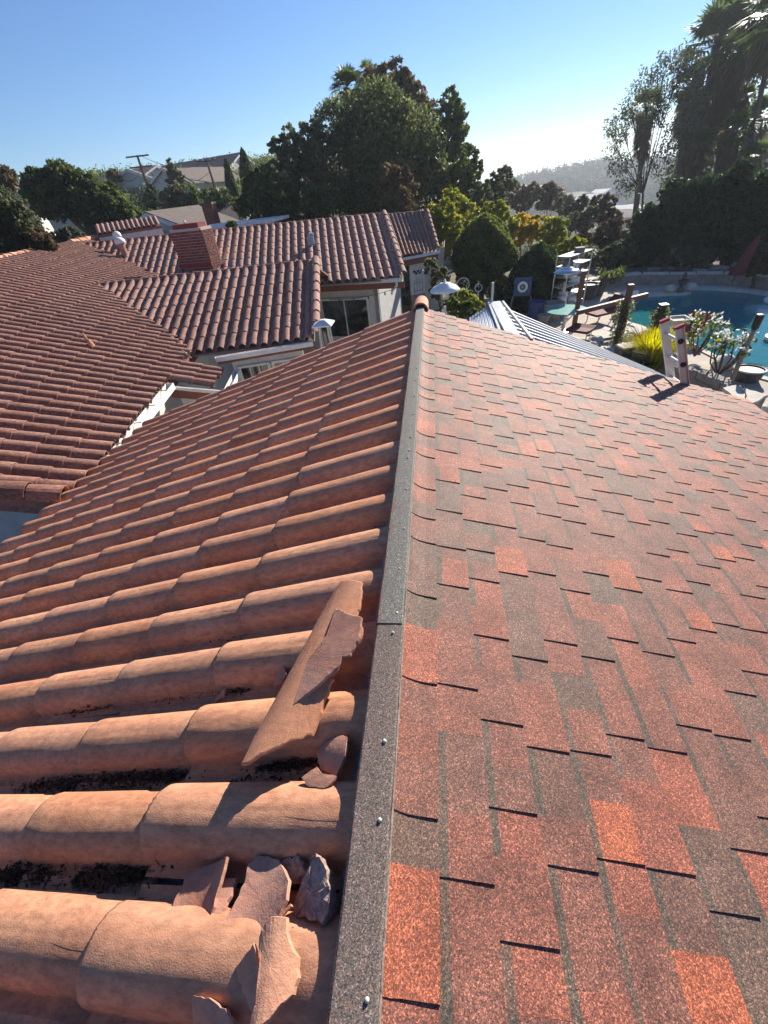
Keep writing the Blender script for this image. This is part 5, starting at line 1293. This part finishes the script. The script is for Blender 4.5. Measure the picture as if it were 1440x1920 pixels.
# ---- yellow and round shrubs
for lab, bl, D, n, mt in (
    ('yellow green shrub touching the far wing roof corner', [(812,405,18),(820,430,22),(835,395,18),(838,455,22),(850,425,20),(815,470,14)], 24, 7500, LF_YEL),
    ('pale yellow shrub between the roof corner and the domed tree', [(855,385,22),(880,405,20),(865,440,16),(845,372,16)], 27, 5000, LF_YEL),
    ('yellow green bush right behind the domed tree', [(935,400,18),(950,425,20),(915,395,14)], 25, 4000, LF_YEL),
    ('golden leaved bush between the domed tree and round bush', [(975,425,20),(990,435,18),(965,445,18),(1003,430,14)], 26, 4500, LF_GOLD),
    ('gold and green bush with bare twigs above the round bush', [(1032,430,20),(1050,425,16),(1045,450,18),(1020,450,14)], 26, 4000, LF_YEL),
    ('orange tipped bush behind the golden bushes', [(1000,418,10),(1012,412,10),(985,412,10)], 28, 1500, LF_GOLD),
    ('light green shrub above the shelf rack', [(1070,460,14),(1055,468,12),(1085,455,12)], 24, 2200, LF_YEL)):
    tree('shrub', lab, bl, D, n, .075, mt, cat='shrub', tr=.06, tintb=.1, zb=-4.2)
def clipped(name, label, cx, top, bot, hw, D, mat, n=17000, zb=-4.0, size=.06):
    """clipped domed bush or tree: leaves on and just under one smooth shell"""
    c0 = at_d(cx, bot, D); tp = at_d(cx, top, D); R = hw*mpp(c0); H = tp[2]-c0[2]
    t = thing(name, [c0[0], c0[1], zb], label, 'bush' if 'bush' in name else 'tree')
    th = rng.random(n)*6.283; u = rng.random(n); 
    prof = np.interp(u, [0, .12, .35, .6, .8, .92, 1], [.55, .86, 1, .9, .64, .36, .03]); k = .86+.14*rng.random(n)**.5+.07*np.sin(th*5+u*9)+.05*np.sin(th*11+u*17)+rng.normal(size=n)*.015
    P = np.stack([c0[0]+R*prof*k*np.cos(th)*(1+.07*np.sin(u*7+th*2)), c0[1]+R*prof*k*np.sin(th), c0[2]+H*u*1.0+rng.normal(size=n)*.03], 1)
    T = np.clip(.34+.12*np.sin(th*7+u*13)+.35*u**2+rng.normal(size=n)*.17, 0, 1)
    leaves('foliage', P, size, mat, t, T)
    m = MB(); m.tube([[c0[0], c0[1], zb-.2], [c0[0], c0[1], c0[2]+H*.3]], [.14, .1], 8); m.build('trunk', BARK, t)
    m = MB(); m.lathe([c0[0], c0[1], c0[2]], [(R*.4, .05*H), (R*.72, .35*H), (R*.55, .65*H), (R*.1, .9*H)], 12); m.build('inner_twigs', BARK, t)
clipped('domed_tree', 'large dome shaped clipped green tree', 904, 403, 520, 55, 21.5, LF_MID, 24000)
tree('shrub', 'dark leafy undergrowth beneath the domed tree', [(872,520,16),(900,528,20),(930,522,16),(885,540,12),(915,545,12)], 21, 4500, .055, LF_MID, cat='shrub', tr=.04, zb=-4, tintb=-.1)
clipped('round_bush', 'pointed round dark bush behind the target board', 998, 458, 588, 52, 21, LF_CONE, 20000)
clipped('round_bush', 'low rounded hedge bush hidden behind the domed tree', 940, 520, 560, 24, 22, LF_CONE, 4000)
tree('shrub', 'low leafy shrub between the porch and the lawn', [(826,520,18),(820,545,15),(845,555,14),(808,500,14)], 18, 3500, .06, LF_OLIVE, cat='shrub', tr=.05, zb=-4)
tree('shrub', 'green hedge clump in front of the lawn', [(855,585,16),(875,580,14),(845,570,12),(893,592,10)], 12, 3500, .045, LF_MID, cat='shrub', tr=.04, zb=-4)
tree('shrub', 'sunlit yellow green ground bush right of the round heater', [(868,556,12),(885,566,12),(900,572,8)], 15, 2200, .05, LF_YEL, cat='shrub', tr=.04, zb=-4)
# ---- middle distance on the right (brown valley trees)
for i, (lab, bl, D, mt) in enumerate((
    ('hazy brown tree beyond the golden bushes, left', [(965,365,18),(985,375,20),(1000,360,14)], 60, LF_BROWN),
    ('brown bare looking tree in the valley, middle', [(1020,370,20),(1040,375,20),(1030,358,14)], 62, LF_BROWN),
    ('dark valley tree above the shelf rack', [(1060,385,16),(1078,395,14),(1090,380,12)], 58, LF_OLIVE),
    ('dark tree left of the bright valley gap', [(1095,415,16),(1110,400,12),(1075,415,14)], 50, LF_OLIVE),
    ('dark tree right of the bright valley gap', [(1120,385,16),(1140,380,14),(1130,400,16),(1150,405,14)], 55, LF_BROWN),
    ('small bare grey tree near the end of the clump', [(945,330,14),(958,345,10),(935,350,12)], 50, LF_OLIVE),
    ('dense brown hedge tree above the far pool corner', [(1110,440,20),(1140,435,20),(1165,430,18),(1090,450,16),(1135,460,18)], 32, LF_BROWN),
    ('dark green hedge tree above the pots', [(1125,490,18),(1150,480,20),(1110,480,14),(1170,465,20)], 28, LF_OLIVE))):
    tree('valley_tree', lab, bl, D, 3800, .05+.0018*D, mt, tr=.15, tintb=-.05)
# ---- left side trees
tree('windswept_tree', 'large dark wind shaped tree, left background', [(75,350,28),(90,370,36),(120,345,32),(150,370,40),(185,385,36),(215,390,30),(100,330,16),(175,355,22),(232,410,16),(205,365,20),(60,330,12)], 36, 30000, .12, LF_DARK, tr=.3, tintb=.0, base_px=(165, 440), shell=.5)
tree('olive_tree', 'soft grey green tree at the left edge', [(10,400,40),(40,430,36),(15,450,36),(60,460,26)], 22, 11000, .07, LF_OLIVE, tr=.15, tintb=-.1)
tree('shrub', 'brown dry shrub right of the grey green tree', [(75,450,20),(90,460,14),(60,470,14)], 21, 3500, .05, LF_BROWN, cat='shrub', tr=.05)
tree('broadleaf_tree', 'dark tree cut by the left edge behind the white gable', [(5,335,22),(-10,350,22)], 45, 3500, .12, LF_BROWN, tr=.2)
for i, (lab, bl, D, n, mt) in enumerate((
    ('small round tree above the windswept tree', [(213,328,10),(208,334,8),(220,335,8)], 70, 1500, LF_BROWN),
    ('slender conifer left of the second pole', [(318,308,8),(322,320,10),(330,330,12),(340,335,8),(325,340,12)], 62, 3000, LF_OLIVE),
    ('pale green feathery tree behind the grey roof', [(318,370,18),(330,360,16),(340,380,14),(310,385,14),(325,392,16)], 46, 4500, LF_OLIVE),
    ('dark blue green conifer beside the pale feathery tree', [(285,360,10),(283,378,14),(290,395,14)], 50, 2600, LF_CONE),
    ('dark rounded tree behind the grey roof chimney', [(355,365,18),(365,380,16),(350,390,14)], 46, 3600, LF_MID),
    ('wide dark hedge tree left of the cypresses', [(395,375,20),(415,372,18),(430,385,16),(400,392,16)], 44, 4200, LF_DARK),
    ('brown topped tree behind the distant roof', [(370,325,10),(382,332,8),(360,330,7)], 85, 1500, LF_BROWN),
    ('low green shrub row beneath the windswept tree', [(250,400,12),(268,410,12),(285,405,10),(235,415,10)], 42, 2500, LF_MID),
    ('round shrub beside the white carport', [(434,423,9),(440,428,6)], 24, 1200, LF_MID),
    ('olive shrub under the windswept tree trunk', [(130,440,14),(110,445,12),(150,445,10)], 28, 2500, LF_OLIVE))):
    tree('background_tree' if 'shrub' not in lab else 'shrub', lab, bl, D, n, .03+.0016*D, mt, tr=.1, cat='tree' if 'shrub' not in lab else 'shrub')
def cypress(tx, ty, bx, by, hw, D, label):
    a = at_d(bx, by, D); b = at_d(tx, ty, D); n = 4200; u = rng.random(n); R = hw*mpp(a); th = rng.random(n)*6.28; k = np.interp(u, [0, .15, .6, .9, 1], [.8, 1, .8, .35, .04])*R*(.8+.2*rng.random(n)+.12*np.sin(th*3+u*8))
    base = np.array([a[0], a[1], zbase(a)]); t = thing('cypress_tree', base, label, 'tree', 'dark cypress pair')
    P = a+(b-a)*u[:, None]+np.stack([k*np.cos(th), k*np.sin(th), rng.normal(size=n)*.1], 1); leaves('crown', P, .12, LF_CONE, t, None, -.8)
    m = MB(); m.tube([base, a, a+(b-a)*.8], [.12, .1, .04], 6); m.build('trunk', BARK, t)
cypress(423, 302, 440, 375, 9, 52, 'left of two dark pointed cypresses'); cypress(454, 282, 470, 365, 13, 50, 'taller right one of two dark pointed cypresses')
# ---- palms
def fan(V, F, T, c, d, up, size, nb=13, spread=150, droop=.25, tint=.5, b0=[0]):
    d = unit(d); s = unit(np.cross(d, up)); n2 = np.cross(s, d); b = len(V)
    for k in range(nb):
        a = math.radians(-spread/2+spread*k/(nb-1)); e = d*math.cos(a)+s*math.sin(a); L_ = size*(.75+.25*math.cos(a))*random.uniform(.85, 1.1); w = np.cross(e, n2)*size*.055
        m1 = c+e*L_*.55; m2 = c+e*L_-np.array([0, 0, droop*size*random.uniform(.6, 1.4)])
        b = len(V); V += [c, m1-w, m2, m1+w]; F.append((b, b+1, b+2, b+3)); T.append(min(1, max(0, tint+random.gauss(0, .12))))
def palm(crown, base, rpx, D, label, skirt=1., name='fan_palm', nf=34, zb=None, tr=.22, up_=.4):
    c = at_d(*crown, D); bs = at_d(*base, D); R = rpx*mpp(c); zz = zb if zb is not None else zbase(bs); tr *= max(1, D/36)
    base_ = np.array([bs[0], bs[1], zz]); t = thing(name, base_, label, 'palm tree')
    m = MB(); pts = [base_-[0, 0, .3], bs, (bs+c)/2, c] if bs[2] > zz+.5 else [base_-[0, 0, .3], base_+(c-base_)*.5, c]
    tr *= .85; m.tube(pts, [tr*1.2, tr]+[tr*.85]*(len(pts)-2), 10); m.build('trunk', PBARK, t)
    V = []; F = []; T = []; m = MB()
    for i in range(nf):
        a = random.random()*6.283; el = math.radians(random.uniform(-25, 80)); d = np.array([math.cos(a)*math.cos(el), math.sin(a)*math.cos(el), math.sin(el)])
        p = c+d*R*.42-np.array([0, 0, .04*R]); m.bar(c, p, .012*R, .01*R); fan(V, F, T, p, d+np.array([0, 0, -.1]), np.array([0, 0, 1.]), R*.62, droop=.22, tint=.45)
    link('fronds', big_mesh('fronds', V, F, LF_PALM, T, origin=base_), base_, t); m.build('leaf_stalks', PBARK, t)
    if skirt > 0:
        V = []; F = []; T = []; n = int(60*skirt); ax = unit(c-bs if bs[2] < c[2] else [0, 0, 1])
        for i in range(n):
            a = random.random()*6.283; u = random.random(); q = c-ax*u*R*1.5*skirt; d = np.array([math.cos(a)*.42, math.sin(a)*.42, -1.]); p = q+np.array([math.cos(a), math.sin(a), -.3])*R*.20
            fan(V, F, T, p, d, np.array([math.cos(a), math.sin(a), .4]), R*.5, nb=8, spread=70, droop=.1, tint=.4)
        link('dead_skirt', big_mesh('dead_skirt', V, F, LF_DEAD, T, origin=base_), base_, t)
palm((1213, 205), (1188, 430), 40, 60, 'fan palm with a thick dead skirt, leftmost of the tall palms', 1.0, tr=.20)
palm((1345, 85), (1275, 440), 78, 60, 'tallest bushy fan palm reaching the top edge', 1.1, nf=46, tr=.28)
palm((1392, 95), (1330, 440), 62, 60, 'fan palm just right of the tallest one', 1.0, nf=40, tr=.25)
palm((1455, 40), (1395, 330), 80, 52, 'fan palm cut by the right edge with a bare leaning trunk', .4, nf=40, tr=.16)
palm((1375, 250), (1340, 430), 42, 50, 'shorter fan palm in front of the tall palms', 1.0, tr=.2)
palm((1300, 235), (1262, 440), 38, 62, 'fan palm between the leftmost and the tallest', .9, tr=.2)
palm((1400, 180), (1388, 420), 22, 60, 'small crowned palm low between two trunks', .4, nf=22, tr=.12)
palm((1415, 300), (1400, 430), 40, 50, 'low feathery palm at the right edge', .5, nf=26, tr=.15)
palm((650, 165), (655, 300), 40, 40, 'fan palm rising out of the top of the tree clump', .3, nf=40, tr=.25)
palm((688, 140), (690, 300), 26, 62, 'second smaller palm head beside the first in the clump', .2, nf=26, tr=.2)
palm((1100, 470), (1098, 500), 20, 24, 'small bright green palm behind the shelf rack', 0, nf=24, tr=.08, zb=-4.)
palm((1290, 165), (1262, 440), 40, 60, 'half hidden fan palm left of the tallest palm', 1.0, tr=.2)
palm((1310, 275), (1290, 440), 36, 52, 'lower fan palm in front of the tallest palm trunk', 1.0, tr=.2)
palm((1425, 225), (1400, 430), 46, 56, 'fan palm at the right edge below the cut one', 1.0, tr=.2)
palm((1365, 30), (1340, 430), 50, 64, 'fan palm head behind the tallest one at the top edge', .8, tr=.22)
tree('eucalyptus_tree', 'drooping dark leaved tree filling the gaps between the palms', [(1330,210,34),(1350,260,36),(1395,300,34),(1300,310,32),(1420,150,26),(1270,330,28),(1430,270,30),(1360,320,36),(1290,250,24)], 66, 9500, .15, LF_OLIVE, tr=.3, tintb=-.25, droop=.7, clump=.5, cl_n=14, shell=.3)
tree('eucalyptus_tree', 'thin leaved open tree with forked trunk left of the palms', [(1165,235,26),(1185,195,26),(1215,150,24),(1245,125,26),(1280,105,24),(1250,180,30),(1150,270,22),(1165,305,24),(1180,340,24),(1230,215,24),(1145,240,14),(1265,260,30),(1240,300,26),(1290,140,30),(1300,200,30)], 50, 7500, .09, LF_OLIVE, tr=.11, base_px=(1210, 440), sparse=True, tintb=-.25, droop=.8, clump=.5, cl_n=9, shell=.3)
for lab, bl, D, n, mt in (
    ('dark tall shrub mass under the tallest palm', [(1250,400,28),(1275,370,26),(1285,420,30),(1245,440,26),(1300,390,26),(1270,455,26)], 29, 8500, LF_CONE),
    ('dark conifer mass at the foot of the right palms', [(1330,370,34),(1345,410,36),(1320,440,34),(1365,350,26),(1335,460,26)], 28.5, 10500, LF_CONE),
    ('dark bushes at the right edge above the umbrella', [(1400,390,38),(1430,360,34),(1440,420,40),(1395,430,34),(1405,470,26),(1380,330,24)], 28, 10500, LF_MID),
    ('dry brown shrub at the right edge behind the pool', [(1425,478,24),(1445,490,24),(1412,500,14)], 24.5, 4500, LF_BROWN),
    ('shaded understory bush left of the palm trunks', [(1205,440,26),(1215,410,22),(1195,465,20),(1225,470,20)], 29.5, 6000, LF_CONE),
    ('shaded understory bush behind the umbrella', [(1365,445,26),(1385,465,22),(1345,475,18)], 28, 6000, LF_CONE),
    ('low scrub behind the pool wall, middle', [(1270,480,16),(1300,478,16),(1245,488,14),(1320,488,14)], 27, 3600, LF_OLIVE),
    ('low dark scrub behind the pool wall, left', [(1180,490,14),(1205,488,14),(1160,495,12)], 28, 2600, LF_CONE)):
    tree('understory_bush', lab, [(x+random.uniform(-8, 8), y+random.uniform(-10, 10), r*random.uniform(.55, 1.05)) for x, y, r in bl for _ in (0, 1)], D, int(n*1.5), .10, LF_CONE if mt is LF_MID else mt, clump=.42, cat='bush', tr=.07, tintb=-.15)
for i, (x, y, s_) in enumerate([(1225, 508, .2), (1258, 505, .15), (1310, 512, .22), (1345, 508, .25), (1378, 500, .2), (1330, 500, .16), (1190, 515, .16), (1290, 500, .12)]):
    o = boulder(x, y, (s_*1.3, s_, s_*.6), 'grey rock on the shaded soil behind the pool wall', STONE, ZD+.3, i, False, 40+i, 'garden_rock'); o['group'] = 'rocks behind the pool wall'

# ================================================================== far houses, poles, valley
def gable_house(label, c_px, D, zoff, w, l, h, rh, rot, wallm, roofm, name='distant_house', nwin=2, over=.3, z=None):
    c = at_d(*c_px, D); zb = z if z is not None else c[2]-h
    t = thing(name, [c[0], c[1], zb], label, 'house')
    cr, sr = math.cos(R_(rot)), math.sin(R_(rot)); X = np.array([cr, sr, 0]); Y = np.array([-sr, cr, 0]); Z = np.array([0, 0, 1.]); o = np.array([c[0], c[1], zb])
    m = MB(); m.prism([o-X*w/2-Y*l/2, o+X*w/2-Y*l/2, o+X*w/2-Y*l/2+Z*h, o-Y*l/2+Z*(h+rh), o-X*w/2-Y*l/2+Z*h], Y*l); m.build('wall', wallm, t)
    for s in (-1, 1):
        e = o+Z*(h+rh+.03); q = o+X*s*(w/2+over)+Z*(h-over*rh/(w/2)+.03)
        m = MB(); m.prism([e-Y*(l/2+over), q-Y*(l/2+over), q+Y*(l/2+over), e+Y*(l/2+over)], [0, 0, .10]); m.build('roof', roofm, t)
        m = MB(); m.bar(e-Y*(l/2+over+.03)-Z*.06, q-Y*(l/2+over+.03)-Z*.06, .05, .2); m.build('barge_board', WHITE, t)
    for k in range(nwin):
        q = o-Y*(l/2+.02)+X*(w*(-.25+.5*k/(max(1, nwin-1))))+Z*h*.5; m = MB(); m.bar(q-X*.5, q+X*.5, .04, 1.0); f = m.build('window', WHITE, t, origin=q); m = MB(); m.bar(q-X*.42-Y*.02, q+X*.42-Y*.02, .04, .84); m.build('pane', GLASS, f, origin=q)
    return t
gable_house('white gabled house below the first utility pole', (264, 352), 75, 0, 7, 9, 3.4, 1.6, 20, CREAM, ROOFG)
gable_house('long brown roofed house behind the first pole', (245, 350), 82, 0, 9, 12, 3, 1.6, 70, CREAM, ROOFG)
gable_house('white gabled house with grey roof left of the cypresses', (374, 345), 70, 0, 6, 12, 2.6, 1.5, -10, CREAM, ROOFG)
gable_house('grey roofed house behind the brown topped tree', (385, 333), 84, 0, 9, 14, 2.6, 2.0, 75, CREAM, ROOFG)
gable_house('house with white gable at the far left edge', (35, 378), 55, 0, 6, 9, 2.8, 1.4, 15, CREAM, ROOFG)
gable_house('flat grey roofed house beyond the feathery tree', (295, 352), 90, 0, 12, 8, 2.6, 1.2, 80, CREAM, ROOFG)
nh = gable_house('near neighbour with grey roof, cream gable and attic vent', (340, 431), 34, 0, 5.0, 5.0, 2.2, 1.0, -6, CREAM, ROOFG, nwin=1)
# chimney of that house and long low roof to its right
c = at_d(396, 402, 31); m = MB(); m.box(c-[0, 0, .4], (.6, .6, 1.7)); o_ = m.build('chimney', BRICKM, nh, origin=c); m = MB(); m.box(c+[0, 0, .5], (.7, .7, .12)); m.build('cap', POT, o_, origin=c)
gable_house('low long roofed house with brown roof behind the brick chimney', (440, 408), 44, 0, 6, 7, 2.4, .9, 70, CREAM, ROOFG)
c = at_d(455, 418, 27); t = thing('carport', [c[0], c[1], zbase(c)], 'flat white roofed carport behind the far wing ridge', 'carport'); m = MB(); m.box(c, (4.2, 3.0, .12)); m.build('roof', WHITE, t)
for x in (-1.9, 1.9): m = MB(); m.bar([c[0]+x, c[1]-1.3, c[2]], [c[0]+x, c[1]-1.3, zbase(c)], .12); m.build('post', WHITE, t)
c = at_d(235, 427, 27); t = thing('tiled_shed', [c[0], c[1], zbase(c)], 'low roof of small grey pink barrel tiles beyond the long ridge', 'shed')
a = at_d(181, 436, 25); b = at_d(300, 418, 25); dd_ = unit((b-a)*[1, 1, 0]); nn_ = np.array([-dd_[1], dd_[0], 0]); W3 = np.linalg.norm(b-a)
m = MB(); m.prism([a-[0, 0, .1], b-[0, 0, .1], b+nn_*.8+[0, 0, .24], a+nn_*.8+[0, 0, .24]], [0, 0, -.1]); m.build('roof_deck', ROOFR, t)
m = MB(); m.prism([a-[0, 0, .2], b-[0, 0, .2], b-[0, 0, 2.6], a-[0, 0, 2.6]], nn_*.15); m.build('wall', STUCCO, t)
tm = tile_mesh('roof_tile', CLAYP, L=.9, W=.2, hw=.07, hh=.06, npf=6, nu=2, seed=33)
for k in range(int(W3/.2)):
    o = a+(b-a)*(k+.5)/int(W3/.2)+nn_*.8+[0, 0, .24]; x = unit(-nn_*.8-np.array([0, 0, .30])); y = unit(np.cross([0, 0, 1], x)); place('roof_tile', tm, frame(o, x, y, np.cross(x, y)), t)
# white walls under the windswept tree
for (x0, y0, x1, y1, D, hh, lab) in ((105, 437, 160, 425, 40, 1.6, 'white garden wall left of the windswept trunk'), (165, 430, 262, 412, 42, 1.3, 'pale stepped wall beneath the windswept tree'), (118, 416, 140, 412, 46, 1.6, 'white shed front glimpsed under the windswept tree'), (160, 408, 182, 404, 48, 1.4, 'second white shed glimpsed under the windswept tree')):
    a = at_d(x0, y0, D); b = at_d(x1, y1, D); m = MB(); m.bar(a, b, .25, hh); m.box((a+b)/2+[0, 0, hh/2+.05], (.4, .4, .1)); m.build('garden_wall', CREAM, None, label=lab, cat='wall')
# utility poles with cross arms and wires
def pole(tp, bp_, D, label, arms=2):
    a = at_d(*tp, D); b = at_d(*bp_, D); t = thing('utility_pole', b-[0, 0, 2], label, 'utility pole'); m = MB(); m.tube([b-[0, 0, 2], a], [.18, .11], 8); m.build('shaft', DARKW, t)
    sx_ = unit(np.array([.95, .3, 0])); P = []
    for k in range(arms):
        q = a+(b-a)*(.03+.32*k); m = MB(); m.bar(q-sx_*1.15, q+sx_*1.15, .12, .12); arm = m.build('cross_arm', DARKW, t, origin=q)
        for x in (-1, -.4, .4, 1): m = MB(); m.tube([q+sx_*x, q+sx_*x+[0, 0, .16]], .04, 6); m.build('insulator', WPLAST, arm, origin=q)
        P.append(q)
    return t, P
t1, P1 = pole((257, 291), (277, 352), 62, 'leaning utility pole with two cross arms, left of the conifer')
t2, P2 = pole((387, 300), (402, 345), 66, 'slim dark pole left of the cypresses', 1)
def wire(a, b, sag, label):
    m = MB(); m.tube([a+(b-a)*u-np.array([0, 0, sag*4*u*(1-u)]) for u in np.linspace(0, 1, 12)], .022, 4); m.build('power_line', BLACK, None, label=label, cat='power line', group='power lines')
wire(P1[0]+[.4, 0, 0], P2[0], .8, 'power line from the cross armed pole to the slim pole, upper'); wire(P1[1], P2[0]-[0, 0, 1], 1.2, 'power line from the cross armed pole to the slim pole, lower'); wire(P1[1], at_d(225, 335, 62), .6, 'power line dropping left from the cross armed pole')
wire(at_d(1040, 415, 45), at_d(1180, 408, 45), .15, 'white overhead line crossing the valley trees'); 
# valley floor and hill with houses
def hill():
    q = np.random.default_rng(3)
    sk = [(700, 380), (880, 352), (920, 344), (960, 336), (1000, 326), (1050, 315), (1100, 306), (1140, 300), (1200, 300), (1300, 292), (1440, 285), (1600, 280)]
    nx, ny = 90, 22; V = []; PX = np.linspace(700, 1600, nx)
    for i in range(nx):
        y = np.interp(PX[i], [s[0] for s in sk], [s[1] for s in sk]); top = at_d(PX[i], y+4, 620); foot = at_d(PX[i], y+4, 330)
        for j in range(ny):
            u = j/(ny-1); p = foot*(1-u)+top*u; z = -36+(top[2]+36)*(u**1.1)+1.5*math.sin(i*.5+j*.7)*u*(1-u)*4; V.append((p[0], p[1], z))
        p = at_d(PX[i], y+4, 900); V.append((p[0], p[1], -40))
    ny += 1; F = [(i*ny+j, (i+1)*ny+j, (i+1)*ny+j+1, i*ny+j+1) for i in range(nx-1) for j in range(ny-1)]
    V = np.array(V)
    link('hill', big_mesh('hill', V, F, mat_basic('hill_scrub', (.10, .09, .06), (.04, .05, .035), .02, .95, bstr=0), smooth=True), (0, 0, 0), kind='structure')
    grid = V.reshape(nx, ny, 3); C = []; S = []
    for _ in range(5200):
        i = q.uniform(0, nx-1.01); j = q.uniform(0, ny-2.01)*1.0; j = (ny-2)*q.random()**.8; i0, j0 = int(i), int(min(j, ny-3)); a = grid[i0, j0]*(1-(i-i0))+grid[i0+1, j0]*(i-i0); b = grid[i0, j0+1]*(1-(i-i0))+grid[i0+1, j0+1]*(i-i0); c = a+(b-a)*(j-j0)
        r = q.uniform(1.6, 4.2); n = 22; d = q.normal(size=(n, 3)); d /= np.linalg.norm(d, axis=1)[:, None]; C.append(c+[0, 0, r*.8]+d*r*q.random((n, 1))**.4*[1, 1, 1.1])
    C = np.vstack(C); Vq, Fq = quads(C, np.full(len(C), 1.0), q); T = np.repeat(np.clip(q.normal(size=5200)*.25+.4, 0, 1), 22)
    link('far_woodland', big_mesh('far_woodland', Vq, Fq, LF_FAR, T), (0, 0, 0), kind='stuff', label='hazy wooded hillside beyond the valley', cat='woodland')
    k = 0
    for (x, y, D, w) in ((1035, 338, 560, 12), (1110, 330, 560, 14), (1125, 338, 520, 12), (1013, 352, 500, 14), (975, 350, 520, 10), (1095, 366, 400, 16), (1130, 360, 400, 14), (1075, 365, 430, 12), (1015, 362, 450, 10), (1105, 372, 370, 18), (1143, 375, 340, 14), (1160, 400, 200, 9), (1170, 393, 230, 12), (1085, 385, 260, 14), (1092, 398, 210, 10), (1087, 391, 230, 9), (1165, 410, 160, 7), (1178, 400, 190, 8), (1150, 392, 240, 10)):
        gable_house('tiny pale house on the far hillside beyond the valley', (x, y), D, 0, w, w*.8, w*.3, w*.12, k*37 % 90, CREAM, ROOFG if k % 3 else CREAM, 'distant_house', 1)['group'] = 'houses on the far hillside'; k += 1
hill()
# valley scrub
def scrub():
    q = np.random.default_rng(9); C = []; T = []
    for _ in range(2600):
        D = q.uniform(60, 330); px = q.uniform(880, 1460); r_ = ray(px, 380); a = math.atan2(r_[0], r_[1]); x, y = math.sin(a)*D, math.cos(a)*D
        if 1080 < px < 1100 and D > 150: continue
        z = zbase((x, y)); r = q.uniform(1.0, 2.6)*(.7+D/250); n = 26; d = q.normal(size=(n, 3)); d /= np.linalg.norm(d, axis=1)[:, None]; C.append(np.array([x, y, z+r*.7])+d*r*q.random((n, 1))**.4); T.append(np.full(n, np.clip(q.normal()*.25+.4, 0, 1)))
    C = np.vstack(C); s = .012*np.hypot(C[:, 0], C[:, 1])**.75+.08; Vq, Fq = quads(C, s, q); link('valley_scrub', big_mesh('valley_scrub', Vq, Fq, LF_OLIVE, np.concatenate(T)), (0, 0, 0), kind='stuff', label='scrub and small trees filling the valley', cat='scrub')
    C = []; T = []
    for _ in range(2600):
        D = q.uniform(40, 150); px = q.uniform(-60, 560); r_ = ray(px, 380); a = math.atan2(r_[0], r_[1]); x, y = math.sin(a)*D, math.cos(a)*D
        z = zbase((x, y)); r = q.uniform(.5, 1.5)*(.6+D/160); n = 50; d = q.normal(size=(n, 3)); d /= np.linalg.norm(d, axis=1)[:, None]; C.append(np.array([x, y, z+r*.4])+d*r*q.random((n, 1))**.4*[1, 1, .7]); T.append(np.full(n, np.clip(q.normal()*.25+.35, 0, 1)))
    C = np.vstack(C); s = .0014*np.hypot(C[:, 0], C[:, 1])+.03; Vq, Fq = quads(C, s, q); link('hillside_scrub', big_mesh('hillside_scrub', Vq, Fq, LF_MID, np.concatenate(T)), (0, 0, 0), kind='stuff', label='garden shrubs on the hillside behind the long house', cat='scrub')
scrub()
build_ground()
hz = MB(); hz.box((0, 0, -5), (3100, 3100, 80)); m_ = bpy.data.materials.new('haze'); m_.use_nodes = True; N_ = m_.node_tree.nodes; N_.clear()
o_ = N_.new('ShaderNodeOutputMaterial'); v_ = N_.new('ShaderNodeVolumePrincipled'); v_.inputs['Color'].default_value = (.80, .88, 1, 1); v_.inputs['Density'].default_value = .00048; v_.inputs['Anisotropy'].default_value = .35
m_.node_tree.links.new(v_.outputs[0], o_.inputs['Volume']); hz.build('haze', m_, None, origin=(0, 0, 0), kind='stuff', label='pale distance haze over the valley', cat='haze')
print('leaf tris', LEAFTRI[0])
